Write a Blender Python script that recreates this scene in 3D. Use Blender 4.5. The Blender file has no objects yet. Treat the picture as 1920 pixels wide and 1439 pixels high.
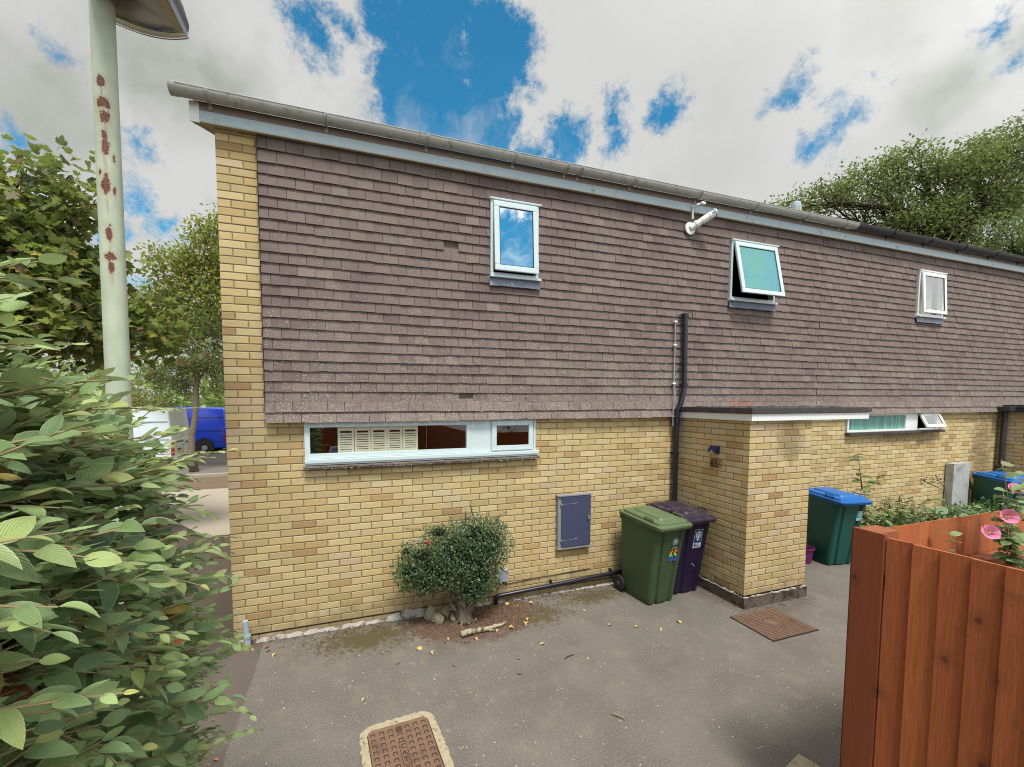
import bpy, bmesh, math, random
import numpy as np
from mathutils import Vector, Matrix, Euler
R = math.radians
random.seed(7)
rng = np.random.default_rng(11)
S = bpy.context.scene
COL = S.collection

# ------------------------------------------------------------------ camera
cd = bpy.data.cameras.new("camera"); cam = bpy.data.objects.new("camera", cd); COL.objects.link(cam)
S.camera = cam
cd.sensor_width = 36.0; cd.lens = 788.55 / 1920 * 36
cd.shift_x = 45.87 / 1920; cd.shift_y = 80.09 / 1920
cd.clip_start = 0.05; cd.clip_end = 2000
cam.location = (1.088, -4.68, 2.448)
YAW, PITCH = 0.329, -0.061
_f = Vector((math.sin(YAW)*math.cos(PITCH), math.cos(YAW)*math.cos(PITCH), math.sin(PITCH)))
_r = Vector((math.cos(YAW), -math.sin(YAW), 0)); _u = _r.cross(_f)
cam.rotation_euler = Matrix((( _r.x, _u.x, -_f.x), (_r.y, _u.y, -_f.y), (_r.z, _u.z, -_f.z))).to_euler()

# ------------------------------------------------------------------ render / exposure
S.render.engine = 'CYCLES'
S.view_settings.view_transform = 'Standard'; S.view_settings.look = 'None'
S.view_settings.exposure = 0.25; S.view_settings.gamma = 1.0
S.cycles.use_denoising = True
S.cycles.max_bounces = 8; S.cycles.diffuse_bounces = 3; S.cycles.glossy_bounces = 4
S.cycles.transparent_max_bounces = 12; S.cycles.transmission_bounces = 6
S.cycles.filter_width = 1.05
S.cycles.caustics_reflective = False; S.cycles.caustics_refractive = False
S.render.resolution_x = 1024; S.render.resolution_y = 767

# ------------------------------------------------------------------ node helpers
def nd(nt, t, _out=None, **kw):
    n = nt.nodes.new(t)
    ins = {}
    for k, v in kw.items():
        if k[0] == 'i' and k[1:].isdigit(): ins[int(k[1:])] = v
        elif hasattr(n, k) and k not in ('color',): setattr(n, k, v)
        else: ins[k.replace('_', ' ')] = v
    for k, v in ins.items():
        s = n.inputs[k]
        if isinstance(v, bpy.types.NodeSocket): nt.links.new(v, s)
        else: s.default_value = v
    return n
def math_(nt, op, a, b=0.0, c=None, clamp=False):
    kw = dict(operation=op, i0=a, i1=b, use_clamp=clamp)
    if c is not None: kw['i2'] = c
    return nd(nt, 'ShaderNodeMath', **kw).outputs[0]
def mixc(nt, f, a, b, mode='MIX'):
    n = nt.nodes.new('ShaderNodeMix'); n.data_type = 'RGBA'; n.blend_type = mode
    for idx, v in ((0, f), (6, a), (7, b)):
        if isinstance(v, bpy.types.NodeSocket): nt.links.new(v, n.inputs[idx])
        else:
            n.inputs[idx].default_value = v if idx == 0 else (tuple(v) + (1,) if len(v) == 3 else v)
    return n.outputs[2]
def sstep(nt, x, a, b):
    n = nd(nt, 'ShaderNodeMapRange', interpolation_type='SMOOTHSTEP', i0=x, i1=a, i2=b, i3=0.0, i4=1.0)
    return n.outputs[0]
def noise(nt, vec, scale, detail=4, rough=.55, dist=0.0):
    kw = dict(Scale=scale, Detail=detail, Roughness=rough, Distortion=dist)
    if vec is not None: kw['Vector'] = vec
    return nd(nt, 'ShaderNodeTexNoise', **kw)

# ------------------------------------------------------------------ world: sky with clouds
SUN_EL, SUN_DIR = R(64), Vector((-0.06, -0.62, 0))
W = bpy.data.worlds.new("World"); S.world = W; W.use_nodes = True
nt = W.node_tree; nt.nodes.clear()
tc = nd(nt, 'ShaderNodeTexCoord').outputs['Generated']
sky = nd(nt, 'ShaderNodeTexSky', sky_type='NISHITA', sun_disc=False, sun_elevation=SUN_EL,
         sun_rotation=math.atan2(SUN_DIR.x, SUN_DIR.y), air_density=1.0, dust_density=0.6, ozone_density=2.0)
blue = mixc(nt, 1.0, sky.outputs[0], (0.26, 1.04, 1.14), 'MULTIPLY')
def warp(amp, scale, detail):
    n = noise(nt, tc, scale, detail, .62)
    v = nd(nt, 'ShaderNodeVectorMath', operation='SUBTRACT', i0=n.outputs['Color'], i1=(.5, .5, .5)).outputs[0]
    v = nd(nt, 'ShaderNodeVectorMath', operation='SCALE', i0=v, Scale=amp).outputs[0]
    return nd(nt, 'ShaderNodeVectorMath', operation='ADD', i0=tc, i1=v).outputs[0]
P = warp(.085, 9.0, 7)
HOLES = [[0.1384,0.7563,0.6394,0.105],[0.1367,0.8057,0.5764,0.095],[0.1895,0.82,0.54,0.10],[0.261,0.7472,0.6112,0.09],[0.13,0.69,0.71,0.085],
 [0.1007,0.8309,0.5472,0.055],[0.2619,0.8126,0.5207,0.085],[-0.0259,0.7979,0.6023,0.034],[-0.0487,0.7801,0.6238,0.030],[0.0085,0.7855,0.6188,0.030],
 [0.7044,0.5077,0.4961,0.027],[0.7464,0.485,0.4557,0.022],[0.762,0.47,0.447,0.018],[0.757,0.492,0.433,0.020],[0.7468,0.512,0.4240,0.020],[0.6797,0.5408,0.4956,0.011],[0.5552,0.6446,0.5257,0.036],
 [0.4844,0.6957,0.5304,0.030],[0.8145,0.3367,0.4725,0.013],[0.8382,0.3227,0.4396,0.012],[-0.3666,0.7878,0.495,0.016],[-0.3059,0.8606,0.4071,0.022],
 [-0.3308,0.8803,0.34,0.036],[-0.2999,0.9052,0.3011,0.022],[-0.4442,0.8138,0.3748,0.020],[-0.3437,0.9177,0.1991,0.022],[-0.3691,0.8872,0.2768,0.028],
 [0.4151,0.7549,0.5058,0.050],[0.36,0.80,0.47,0.045],[0.33,0.74,0.58,0.03],[0.5,0.70,0.50,0.026],[0.7612,0.4371,0.479,0.007],[0.86,0.22,0.46,0.04],
 [0.34,-0.86,0.32,0.20],[0.72,-0.55,0.42,0.22],[0.66,-0.6,0.35,0.16],[0.0,-0.5,0.85,0.25],[-0.6,-0.5,0.6,0.25],[-0.8,0.3,0.5,0.2],[0.2,0.1,0.97,0.2]]
m = None
for x, y, z, r in HOLES:
    d = nd(nt, 'ShaderNodeVectorMath', operation='DISTANCE', i0=P, i1=(x, y, z)).outputs['Value']
    v = math_(nt, 'MULTIPLY_ADD', d, -1.0, r)      # r - d
    m = v if m is None else math_(nt, 'MAXIMUM', m, v)
rag = noise(nt, tc, 30.0, 8, .72).outputs['Fac']
m2 = math_(nt, 'MULTIPLY_ADD', math_(nt, 'SUBTRACT', rag, .5), .125, m)
hole = sstep(nt, m2, -0.014, 0.030)
GREY = [[0.6263,0.5229,0.5782,0.17],[0.7016,0.4343,0.565,0.14],[-0.2553,0.803,0.5386,0.13],[-0.1799,0.841,0.5102,0.12],[-0.4041,0.81,0.425,0.14],
 [0.6666,0.6007,0.4413,0.10],[0.5949,0.6788,0.4304,0.056],[0.8101,0.3911,0.4369,0.08],[0.8214,0.3206,0.4717,0.06]]
g = None
P2 = warp(.22, 3.0, 4)
for x, y, z, r in GREY:
    d = nd(nt, 'ShaderNodeVectorMath', operation='DISTANCE', i0=P2, i1=(x, y, z)).outputs['Value']
    v = sstep(nt, d, r, r*.15)
    g = v if g is None else math_(nt, 'MAXIMUM', g, v)
cn = noise(nt, P2, 6.5, 6, .58).outputs['Fac']
bil = noise(nt, warp(.10, 9.0, 3), 15.0, 6, .6).outputs['Fac']
def lobe(x, y, z, a, b):
    v = Vector((x, y, z)).normalized()
    d = nd(nt, 'ShaderNodeVectorMath', operation='DOT_PRODUCT', i0=tc, i1=tuple(v)).outputs['Value']
    return sstep(nt, d, a, b)
white = lobe(.50, .68, .54, .86, .99)                      # brightest bank of cloud above the house
shade = math_(nt, 'MULTIPLY_ADD', sstep(nt, cn, .46, .70), .24, math_(nt, 'MULTIPLY', g, .66), clamp=True)
shade = math_(nt, 'MULTIPLY_ADD', sstep(nt, bil, .46, .66), .16, shade, clamp=True)
shade = math_(nt, 'MULTIPLY', shade, math_(nt, 'SUBTRACT', 1.0, math_(nt, 'MULTIPLY', white, .75)))
CL = .84/.12
cloud = mixc(nt, shade, (.685*CL, .685*CL, .67*CL), (.40*CL, .415*CL, .375*CL))
# added fill light: brighter cloud lobe in the unseen sky behind the camera
fill_glow = math_(nt, 'MULTIPLY_ADD', lobe(.30, -.62, .75, .15, 1.0), 1.9, 1.0)
cloud = nd(nt, 'ShaderNodeVectorMath', operation='SCALE', i0=cloud, Scale=fill_glow).outputs[0]
veil = math_(nt, 'MULTIPLY', sstep(nt, noise(nt, warp(.3, 4.0, 4), 5.0, 7, .65).outputs['Fac'], .46, .72), .42)
hole = math_(nt, 'MULTIPLY', hole, math_(nt, 'SUBTRACT', 1.0, veil))
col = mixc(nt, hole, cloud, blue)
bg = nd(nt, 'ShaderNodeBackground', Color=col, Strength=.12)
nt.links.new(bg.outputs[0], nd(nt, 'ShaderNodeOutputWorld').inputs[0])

# ------------------------------------------------------------------ sun (behind thin cloud)
sd = bpy.data.lights.new("sun", 'SUN'); sun = bpy.data.objects.new("sun", sd); COL.objects.link(sun)
sd.energy = 3.6; sd.angle = R(14); sd.color = (1.0, .955, .88)
_d = SUN_DIR.normalized()*math.cos(SUN_EL) + Vector((0, 0, math.sin(SUN_EL)))
sun.rotation_euler = (-_d).to_track_quat('-Z', 'Y').to_euler()
sun.location = (0, 0, 20)

# ------------------------------------------------------------------ material library
def newmat(name):
    m = bpy.data.materials.new(name); m.use_nodes = True; nt = m.node_tree; nt.nodes.clear()
    out = nd(nt, 'ShaderNodeOutputMaterial'); return m, nt, out
def pbr(name, col, rough=.6, metal=0.0, spec=.5, nscale=20, namt=.15, bump=0.0, bscale=60, attr=False, coat=0.0, dirt=None, coord='Object'):
    """one procedural surface: base colour (or a per-face 'tone' attribute) broken up by noise, with bump"""
    m, nt, out = newmat(name)
    tc = nd(nt, 'ShaderNodeTexCoord').outputs[coord]
    base = nd(nt, 'ShaderNodeAttribute', attribute_name='tone').outputs['Color'] if attr else None
    n1 = noise(nt, tc, nscale, 5, .6).outputs['Fac']
    f = math_(nt, 'MULTIPLY_ADD', n1, 2*namt, 1-namt)
    grey = nd(nt, 'ShaderNodeCombineColor', i0=f, i1=f, i2=f).outputs[0]
    c = mixc(nt, 1.0, base if attr else col, grey, 'MULTIPLY')
    if dirt:
        dcol, dscale, dlo, dhi = dirt
        c = mixc(nt, sstep(nt, noise(nt, tc, dscale, 6, .65).outputs['Fac'], dlo, dhi), c, dcol)
    b = nd(nt, 'ShaderNodeBsdfPrincipled', Base_Color=c, Roughness=rough, Metallic=metal)
    b.inputs['Specular IOR Level'].default_value = spec
    b.inputs['Coat Weight'].default_value = coat
    if bump:
        h = noise(nt, tc, bscale, 4, .6).outputs['Fac']
        bp = nd(nt, 'ShaderNodeBump', Strength=bump, Distance=.01, Height=h)
        nt.links.new(bp.outputs[0], b.inputs['Normal'])
    nt.links.new(b.outputs[0], out.inputs[0])
    return m

def mat_brick():
    m, nt, out = newmat('yellow_brick')
    tc = nd(nt, 'ShaderNodeTexCoord').outputs['Object']
    at = nd(nt, 'ShaderNodeAttribute', attribute_name='tone').outputs['Color']
    n1 = noise(nt, tc, 28, 5, .6).outputs['Fac']
    c = mixc(nt, sstep(nt, n1, .50, .72), at, (.48, .29, .13), 'MIX')
    c = mixc(nt, .30, at, c)
    n2 = noise(nt, tc, 240, 3, .6).outputs['Fac']
    c = mixc(nt, math_(nt, 'MULTIPLY', sstep(nt, n2, .62, .74), .5), c, (.16, .10, .05))
    xyz = nd(nt, 'ShaderNodeSeparateXYZ', i0=tc)
    sn = noise(nt, tc, 5, 6, .7).outputs['Fac']
    low = sstep(nt, math_(nt, 'MULTIPLY_ADD', math_(nt, 'SUBTRACT', sn, .5), .9, xyz.outputs[2]), .34, .05)
    c = mixc(nt, math_(nt, 'MULTIPLY', low, .5), c, (.20, .155, .085))
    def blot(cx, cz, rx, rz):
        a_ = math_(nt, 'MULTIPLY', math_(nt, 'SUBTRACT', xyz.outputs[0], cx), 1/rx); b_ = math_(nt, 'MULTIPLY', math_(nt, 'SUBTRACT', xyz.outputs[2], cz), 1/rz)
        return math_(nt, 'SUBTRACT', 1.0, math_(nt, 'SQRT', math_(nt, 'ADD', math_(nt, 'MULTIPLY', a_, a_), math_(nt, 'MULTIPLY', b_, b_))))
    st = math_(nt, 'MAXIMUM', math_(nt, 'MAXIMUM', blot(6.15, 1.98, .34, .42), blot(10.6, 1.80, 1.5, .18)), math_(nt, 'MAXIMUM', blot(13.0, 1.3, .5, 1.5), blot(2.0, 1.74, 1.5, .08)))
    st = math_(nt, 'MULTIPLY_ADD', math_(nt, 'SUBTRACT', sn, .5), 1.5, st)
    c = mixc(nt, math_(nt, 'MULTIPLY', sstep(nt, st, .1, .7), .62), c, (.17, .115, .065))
    n3 = noise(nt, tc, 1.1, 4, .6).outputs['Fac']
    c = mixc(nt, math_(nt, 'MULTIPLY', sstep(nt, n3, .5, .8), .30), c, (.32, .24, .15))
    b = nd(nt, 'ShaderNodeBsdfPrincipled', Base_Color=c, Roughness=.88)
    b.inputs['Specular IOR Level'].default_value = .25
    h = noise(nt, tc, 160, 4, .65).outputs['Fac']
    bp = nd(nt, 'ShaderNodeBump', Strength=.5, Distance=.004, Height=h)
    nt.links.new(bp.outputs[0], b.inputs['Normal']); nt.links.new(b.outputs[0], out.inputs[0])
    return m
def mat_tile():
    m, nt, out = newmat('concrete_tile')
    tc = nd(nt, 'ShaderNodeTexCoord').outputs['Object']
    at = nd(nt, 'ShaderNodeAttribute', attribute_name='tone').outputs['Color']
    z = nd(nt, 'ShaderNodeSeparateXYZ', i0=tc).outputs[2]
    x = nd(nt, 'ShaderNodeSeparateXYZ', i0=tc).outputs[0]
    big = noise(nt, tc, 1.3, 4, .6).outputs['Fac']
    c = mixc(nt, math_(nt, 'MULTIPLY', sstep(nt, big, .35, .7), .35), at, (.20, .17, .135))
    # lichen: more of it low on the wall
    lich = math_(nt, 'MULTIPLY_ADD', z, -.10, .50)
    lich = math_(nt, 'MULTIPLY_ADD', math_(nt, 'SUBTRACT', big, .5), .25, lich)
    sp = noise(nt, tc, 60, 5, .75).outputs['Fac']
    k = math_(nt, 'ADD', sp, math_(nt, 'MULTIPLY', lich, .62))
    c = mixc(nt, math_(nt, 'MULTIPLY', sstep(nt, k, .67, .77), .60), c, (.32, .285, .23))
    sp2 = nd(nt, 'ShaderNodeTexVoronoi', Vector=tc, Scale=42.0, Randomness=1.0).outputs['Distance']
    dot = sstep(nt, sp2, .26, .12)
    dn = sstep(nt, noise(nt, tc, 7, 3, .6).outputs['Fac'], .40, .58)
    dotf = math_(nt, 'MULTIPLY', math_(nt, 'MULTIPLY', dot, dn), sstep(nt, lich, .0, .22))
    c = mixc(nt, math_(nt, 'MULTIPLY', dotf, .8), c, (.52, .49, .42))
    dk = noise(nt, tc, 33, 4, .6).outputs['Fac']
    c = mixc(nt, math_(nt, 'MULTIPLY', sstep(nt, dk, .56, .72), .35), c, (.06, .045, .04))
    b = nd(nt, 'ShaderNodeBsdfPrincipled', Base_Color=c, Roughness=.85)
    b.inputs['Specular IOR Level'].default_value = .3
    h = noise(nt, tc, 120, 4, .65).outputs['Fac']
    bp = nd(nt, 'ShaderNodeBump', Strength=.55, Distance=.005, Height=h)
    nt.links.new(bp.outputs[0], b.inputs['Normal']); nt.links.new(b.outputs[0], out.inputs[0])
    return m
def mat_ground():
    m, nt, out = newmat('asphalt')
    tc = nd(nt, 'ShaderNodeTexCoord').outputs['Object']
    xyz = nd(nt, 'ShaderNodeSeparateXYZ', i0=tc)
    n1 = noise(nt, tc, 1.6, 5, .6).outputs['Fac']
    c = mixc(nt, sstep(nt, n1, .3, .7), (.116, .102, .088), (.152, .135, .117))
    n2 = noise(nt, tc, 5.5, 5, .65).outputs['Fac']
    c = mixc(nt, math_(nt, 'MULTIPLY', sstep(nt, n2, .5, .68), .35), c, (.22, .18, .13))
    fine = noise(nt, tc, 75, 7, .85).outputs['Fac']
    c = mixc(nt, math_(nt, 'MULTIPLY', sstep(nt, fine, .48, .60), .50), c, (.25, .23, .20))
    c = mixc(nt, math_(nt, 'MULTIPLY', sstep(nt, fine, .48, .36), .60), c, (.065, .052, .042))
    vor = nd(nt, 'ShaderNodeTexVoronoi', Vector=tc, Scale=44.0, Randomness=1.0)
    vsel = nd(nt, 'ShaderNodeSeparateColor', i0=vor.outputs['Color']).outputs[0]
    peb = math_(nt, 'MULTIPLY', sstep(nt, vor.outputs['Distance'], .28, .14), sstep(nt, vsel, .955, .97))
    c = mixc(nt, math_(nt, 'MULTIPLY', peb, .85), c, (.62, .60, .54))
    # older, browner strip west of the joint line
    wob = math_(nt, 'MULTIPLY', math_(nt, 'SUBTRACT', noise(nt, tc, 3, 3, .5).outputs['Fac'], .5), .05)
    xx = math_(nt, 'ADD', xyz.outputs[0], wob)
    strip = sstep(nt, xx, .285, .265)
    c = mixc(nt, math_(nt, 'MULTIPLY', strip, .6), c, (.085, .062, .050))
    # soil, moss round the shrub at the foot of the wall
    def ell(cx, cy, rx, ry):
        dx = math_(nt, 'MULTIPLY', math_(nt, 'SUBTRACT', xyz.outputs[0], cx), 1/rx)
        dy = math_(nt, 'MULTIPLY', math_(nt, 'SUBTRACT', xyz.outputs[1], cy), 1/ry)
        return math_(nt, 'SUBTRACT', 1.0, math_(nt, 'SQRT', math_(nt, 'ADD', math_(nt, 'MULTIPLY', dx, dx), math_(nt, 'MULTIPLY', dy, dy))))
    rag = noise(nt, tc, 6, 6, .72).outputs['Fac']
    rag2 = noise(nt, tc, 22, 5, .7).outputs['Fac']
    soil = ell(2.42, -.22, .92, .62)
    s = math_(nt, 'MULTIPLY_ADD', math_(nt, 'SUBTRACT', rag, .5), 1.1, soil)
    s = math_(nt, 'MULTIPLY_ADD', math_(nt, 'SUBTRACT', rag2, .5), .7, s)
    sc = mixc(nt, sstep(nt, rag2, .35, .65), (.070, .038, .026), (.140, .080, .052))
    moss = math_(nt, 'MAXIMUM', ell(3.0, -.42, .95, .42), math_(nt, 'MAXIMUM', ell(1.25, -.30, 1.0, .42), ell(4.0, -.25, .8, .3)))
    mo = math_(nt, 'MULTIPLY_ADD', math_(nt, 'SUBTRACT', rag, .5), 1.6, moss)
    mo = math_(nt, 'MULTIPLY_ADD', math_(nt, 'SUBTRACT', rag2, .5), 2.2, mo)
    c = mixc(nt, math_(nt, 'MULTIPLY', sstep(nt, mo, .25, .8), .85), c, (.075, .058, .018))
    c = mixc(nt, math_(nt, 'MULTIPLY', sstep(nt, s, .05, .38), .92), c, sc)
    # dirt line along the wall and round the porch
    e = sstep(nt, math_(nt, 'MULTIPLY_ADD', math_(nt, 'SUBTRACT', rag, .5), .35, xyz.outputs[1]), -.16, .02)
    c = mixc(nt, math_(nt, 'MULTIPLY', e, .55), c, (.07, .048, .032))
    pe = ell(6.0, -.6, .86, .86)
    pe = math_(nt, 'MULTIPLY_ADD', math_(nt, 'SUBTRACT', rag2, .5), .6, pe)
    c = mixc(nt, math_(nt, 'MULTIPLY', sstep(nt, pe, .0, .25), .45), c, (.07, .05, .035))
    # roads and verge further off
    far = sstep(nt, xyz.outputs[1], 8.6, 8.9)
    c = mixc(nt, math_(nt, 'MULTIPLY', far, sstep(nt, rag, .3, .5)), c, (.17, .115, .075))
    far2 = sstep(nt, xyz.outputs[1], 10.6, 10.8)
    c = mixc(nt, far2, c, (.16, .14, .125))
    b = nd(nt, 'ShaderNodeBsdfPrincipled', Base_Color=c, Roughness=.9)
    b.inputs['Specular IOR Level'].default_value = .25
    h = math_(nt, 'MULTIPLY_ADD', fine, .6, math_(nt, 'MULTIPLY', rag2, 1.2))
    bp = nd(nt, 'ShaderNodeBump', Strength=.65, Distance=.006, Height=h)
    nt.links.new(bp.outputs[0], b.inputs['Normal']); nt.links.new(b.outputs[0], out.inputs[0])
    return m
def mat_wood():
    m, nt, out = newmat('red_stained_timber')
    tc = nd(nt, 'ShaderNodeTexCoord').outputs['Object']
    at = nd(nt, 'ShaderNodeAttribute', attribute_name='tone').outputs['Color']
    # knots distort the grain
    xw = nd(nt, 'ShaderNodeSeparateXYZ', i0=tc)
    mp = nd(nt, 'ShaderNodeCombineXYZ', i0=math_(nt, 'ADD', xw.outputs[0], xw.outputs[1]), i1=math_(nt, 'MULTIPLY', xw.outputs[2], .62), i2=0.0).outputs[0]
    kn = noise(nt, tc, 40, 3, .6).outputs['Fac']
    vk = nd(nt, 'ShaderNodeTexVoronoi', voronoi_dimensions='2D', Vector=mp, Scale=6.0, Randomness=1.0)
    vkd = math_(nt, 'MULTIPLY_ADD', math_(nt, 'SUBTRACT', kn, .5), .10, vk.outputs['Distance'])
    sel = sstep(nt, nd(nt, 'ShaderNodeSeparateColor', i0=vk.outputs['Color']).outputs[1], .50, .54)
    knot = math_(nt, 'MULTIPLY', sstep(nt, vkd, .070, .035), sel)
    halo = math_(nt, 'MULTIPLY', sstep(nt, vkd, .26, .07), sel)
    st = nd(nt, 'ShaderNodeMapping', Vector=tc, Scale=(1, 1, .035)).outputs[0]
    gr = noise(nt, st, 130, 6, .75, 0.5).outputs['Fac']
    gr2 = noise(nt, st, 24, 4, .6, .4).outputs['Fac']
    c = mixc(nt, sstep(nt, gr, .38, .66), at, (.22, .050, .017))
    c = mixc(nt, .50, at, c)
    c = mixc(nt, math_(nt, 'MULTIPLY', sstep(nt, gr2, .45, .7), .45), c, (.30, .088, .034))
    c = mixc(nt, math_(nt, 'MULTIPLY', halo, .28), c, (.10, .028, .014))
    c = mixc(nt, math_(nt, 'MULTIPLY', knot, .6), c, (.045, .018, .012))
    blot = noise(nt, tc, 9, 5, .65).outputs['Fac']
    c = mixc(nt, math_(nt, 'MULTIPLY', sstep(nt, blot, .56, .74), .4), c, (.10, .040, .022))
    b = nd(nt, 'ShaderNodeBsdfPrincipled', Base_Color=c, Roughness=.72)
    b.inputs['Specular IOR Level'].default_value = .35
    bp = nd(nt, 'ShaderNodeBump', Strength=.6, Distance=.005, Height=gr)
    nt.links.new(bp.outputs[0], b.inputs['Normal']); nt.links.new(b.outputs[0], out.inputs[0])
    return m
def mat_leaf(name, vein=True, trans=.25, rough=.5, spec=.4, under=(.34, .40, .28), under_f=.5):
    m, nt, out = newmat(name)
    at = nd(nt, 'ShaderNodeAttribute', attribute_name='tone').outputs['Color']
    uv = nd(nt, 'ShaderNodeUVMap', uv_map='UVMap').outputs[0]
    s = nd(nt, 'ShaderNodeSeparateXYZ', i0=uv)
    c = at
    geo = nd(nt, 'ShaderNodeNewGeometry')
    if vein:
        au = math_(nt, 'ABSOLUTE', s.outputs[0])
        ph = math_(nt, 'MULTIPLY_ADD', au, -.55, s.outputs[1])
        w = math_(nt, 'SINE', math_(nt, 'MULTIPLY', ph, 58.0))
        vl = sstep(nt, w, .72, 1.0)
        mid = sstep(nt, au, .07, .02)
        vv = math_(nt, 'MAXIMUM', math_(nt, 'MULTIPLY', vl, .5), mid)
        lt = mixc(nt, .35, at, (.42, .50, .26))
        c = mixc(nt, math_(nt, 'MULTIPLY', vv, .30), at, lt)
        edge = sstep(nt, au, .82, .97)
        c = mixc(nt, math_(nt, 'MULTIPLY', edge, .35), c, (.50, .55, .34))
        hh = math_(nt, 'ADD', math_(nt, 'MULTIPLY', w, -.5), math_(nt, 'MULTIPLY', mid, -1.2))
    c = mixc(nt, math_(nt, 'MULTIPLY', geo.outputs['Backfacing'], under_f), c, under)
    b = nd(nt, 'ShaderNodeBsdfPrincipled', Base_Color=c, Roughness=rough)
    b.inputs['Specular IOR Level'].default_value = spec
    if vein:
        bp = nd(nt, 'ShaderNodeBump', Strength=.55, Distance=.0012, Height=hh)
        nt.links.new(bp.outputs[0], b.inputs['Normal'])
    tr = nd(nt, 'ShaderNodeBsdfTranslucent', Color=mixc(nt, .5, c, (.30, .42, .05)))
    mx = nd(nt, 'ShaderNodeMixShader', i0=trans, i1=b.outputs[0], i2=tr.outputs[0])
    nt.links.new(mx.outputs[0], out.inputs[0])
    return m
def mat_glass(name, refl=.35, tint=(.8, .9, .9), rough=.0, body=None, body_f=0.0, bumpy=0.0):
    m, nt, out = newmat(name)
    gl = nd(nt, 'ShaderNodeBsdfGlossy', Color=(.95, .98, 1, 1), Roughness=rough)
    tp = nd(nt, 'ShaderNodeBsdfTransparent', Color=tuple(tint)+(1,))
    base = tp.outputs[0]
    if body:
        tb = nd(nt, 'ShaderNodeTexCoord').outputs['Object']
        pt = noise(nt, tb, 75, 3, .7).outputs['Fac']; pz = noise(nt, tb, 2.2, 3, .5).outputs['Fac']
        bc = mixc(nt, sstep(nt, pz, .35, .65), tuple(body), (body[0]*1.6, body[1]*1.15, body[2]*.72))
        bc = mixc(nt, math_(nt, 'MULTIPLY', sstep(nt, pt, .4, .65), .45), bc, (body[0]*.4, body[1]*.55, body[2]*.6))
        df = nd(nt, 'ShaderNodeBsdfDiffuse', Color=bc)
        base = nd(nt, 'ShaderNodeMixShader', i0=body_f, i1=base, i2=df.outputs[0]).outputs[0]
    fr = nd(nt, 'ShaderNodeFresnel', IOR=1.5).outputs[0]
    f = math_(nt, 'ADD', fr, refl, clamp=True)
    f = math_(nt, 'MULTIPLY', f, math_(nt, 'SUBTRACT', 1.0, nd(nt, 'ShaderNodeNewGeometry').outputs['Backfacing']))
    mx = nd(nt, 'ShaderNodeMixShader', i0=f, i1=base, i2=gl.outputs[0])
    if bumpy:
        tcn = nd(nt, 'ShaderNodeTexCoord').outputs['Object']
        h = noise(nt, tcn, 110, 3, .6).outputs['Fac']
        bp = nd(nt, 'ShaderNodeBump', Strength=bumpy, Distance=.01, Height=h)
        nt.links.new(bp.outputs[0], gl.inputs['Normal'])
    nt.links.new(mx.outputs[0], out.inputs[0])
    return m
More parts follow.
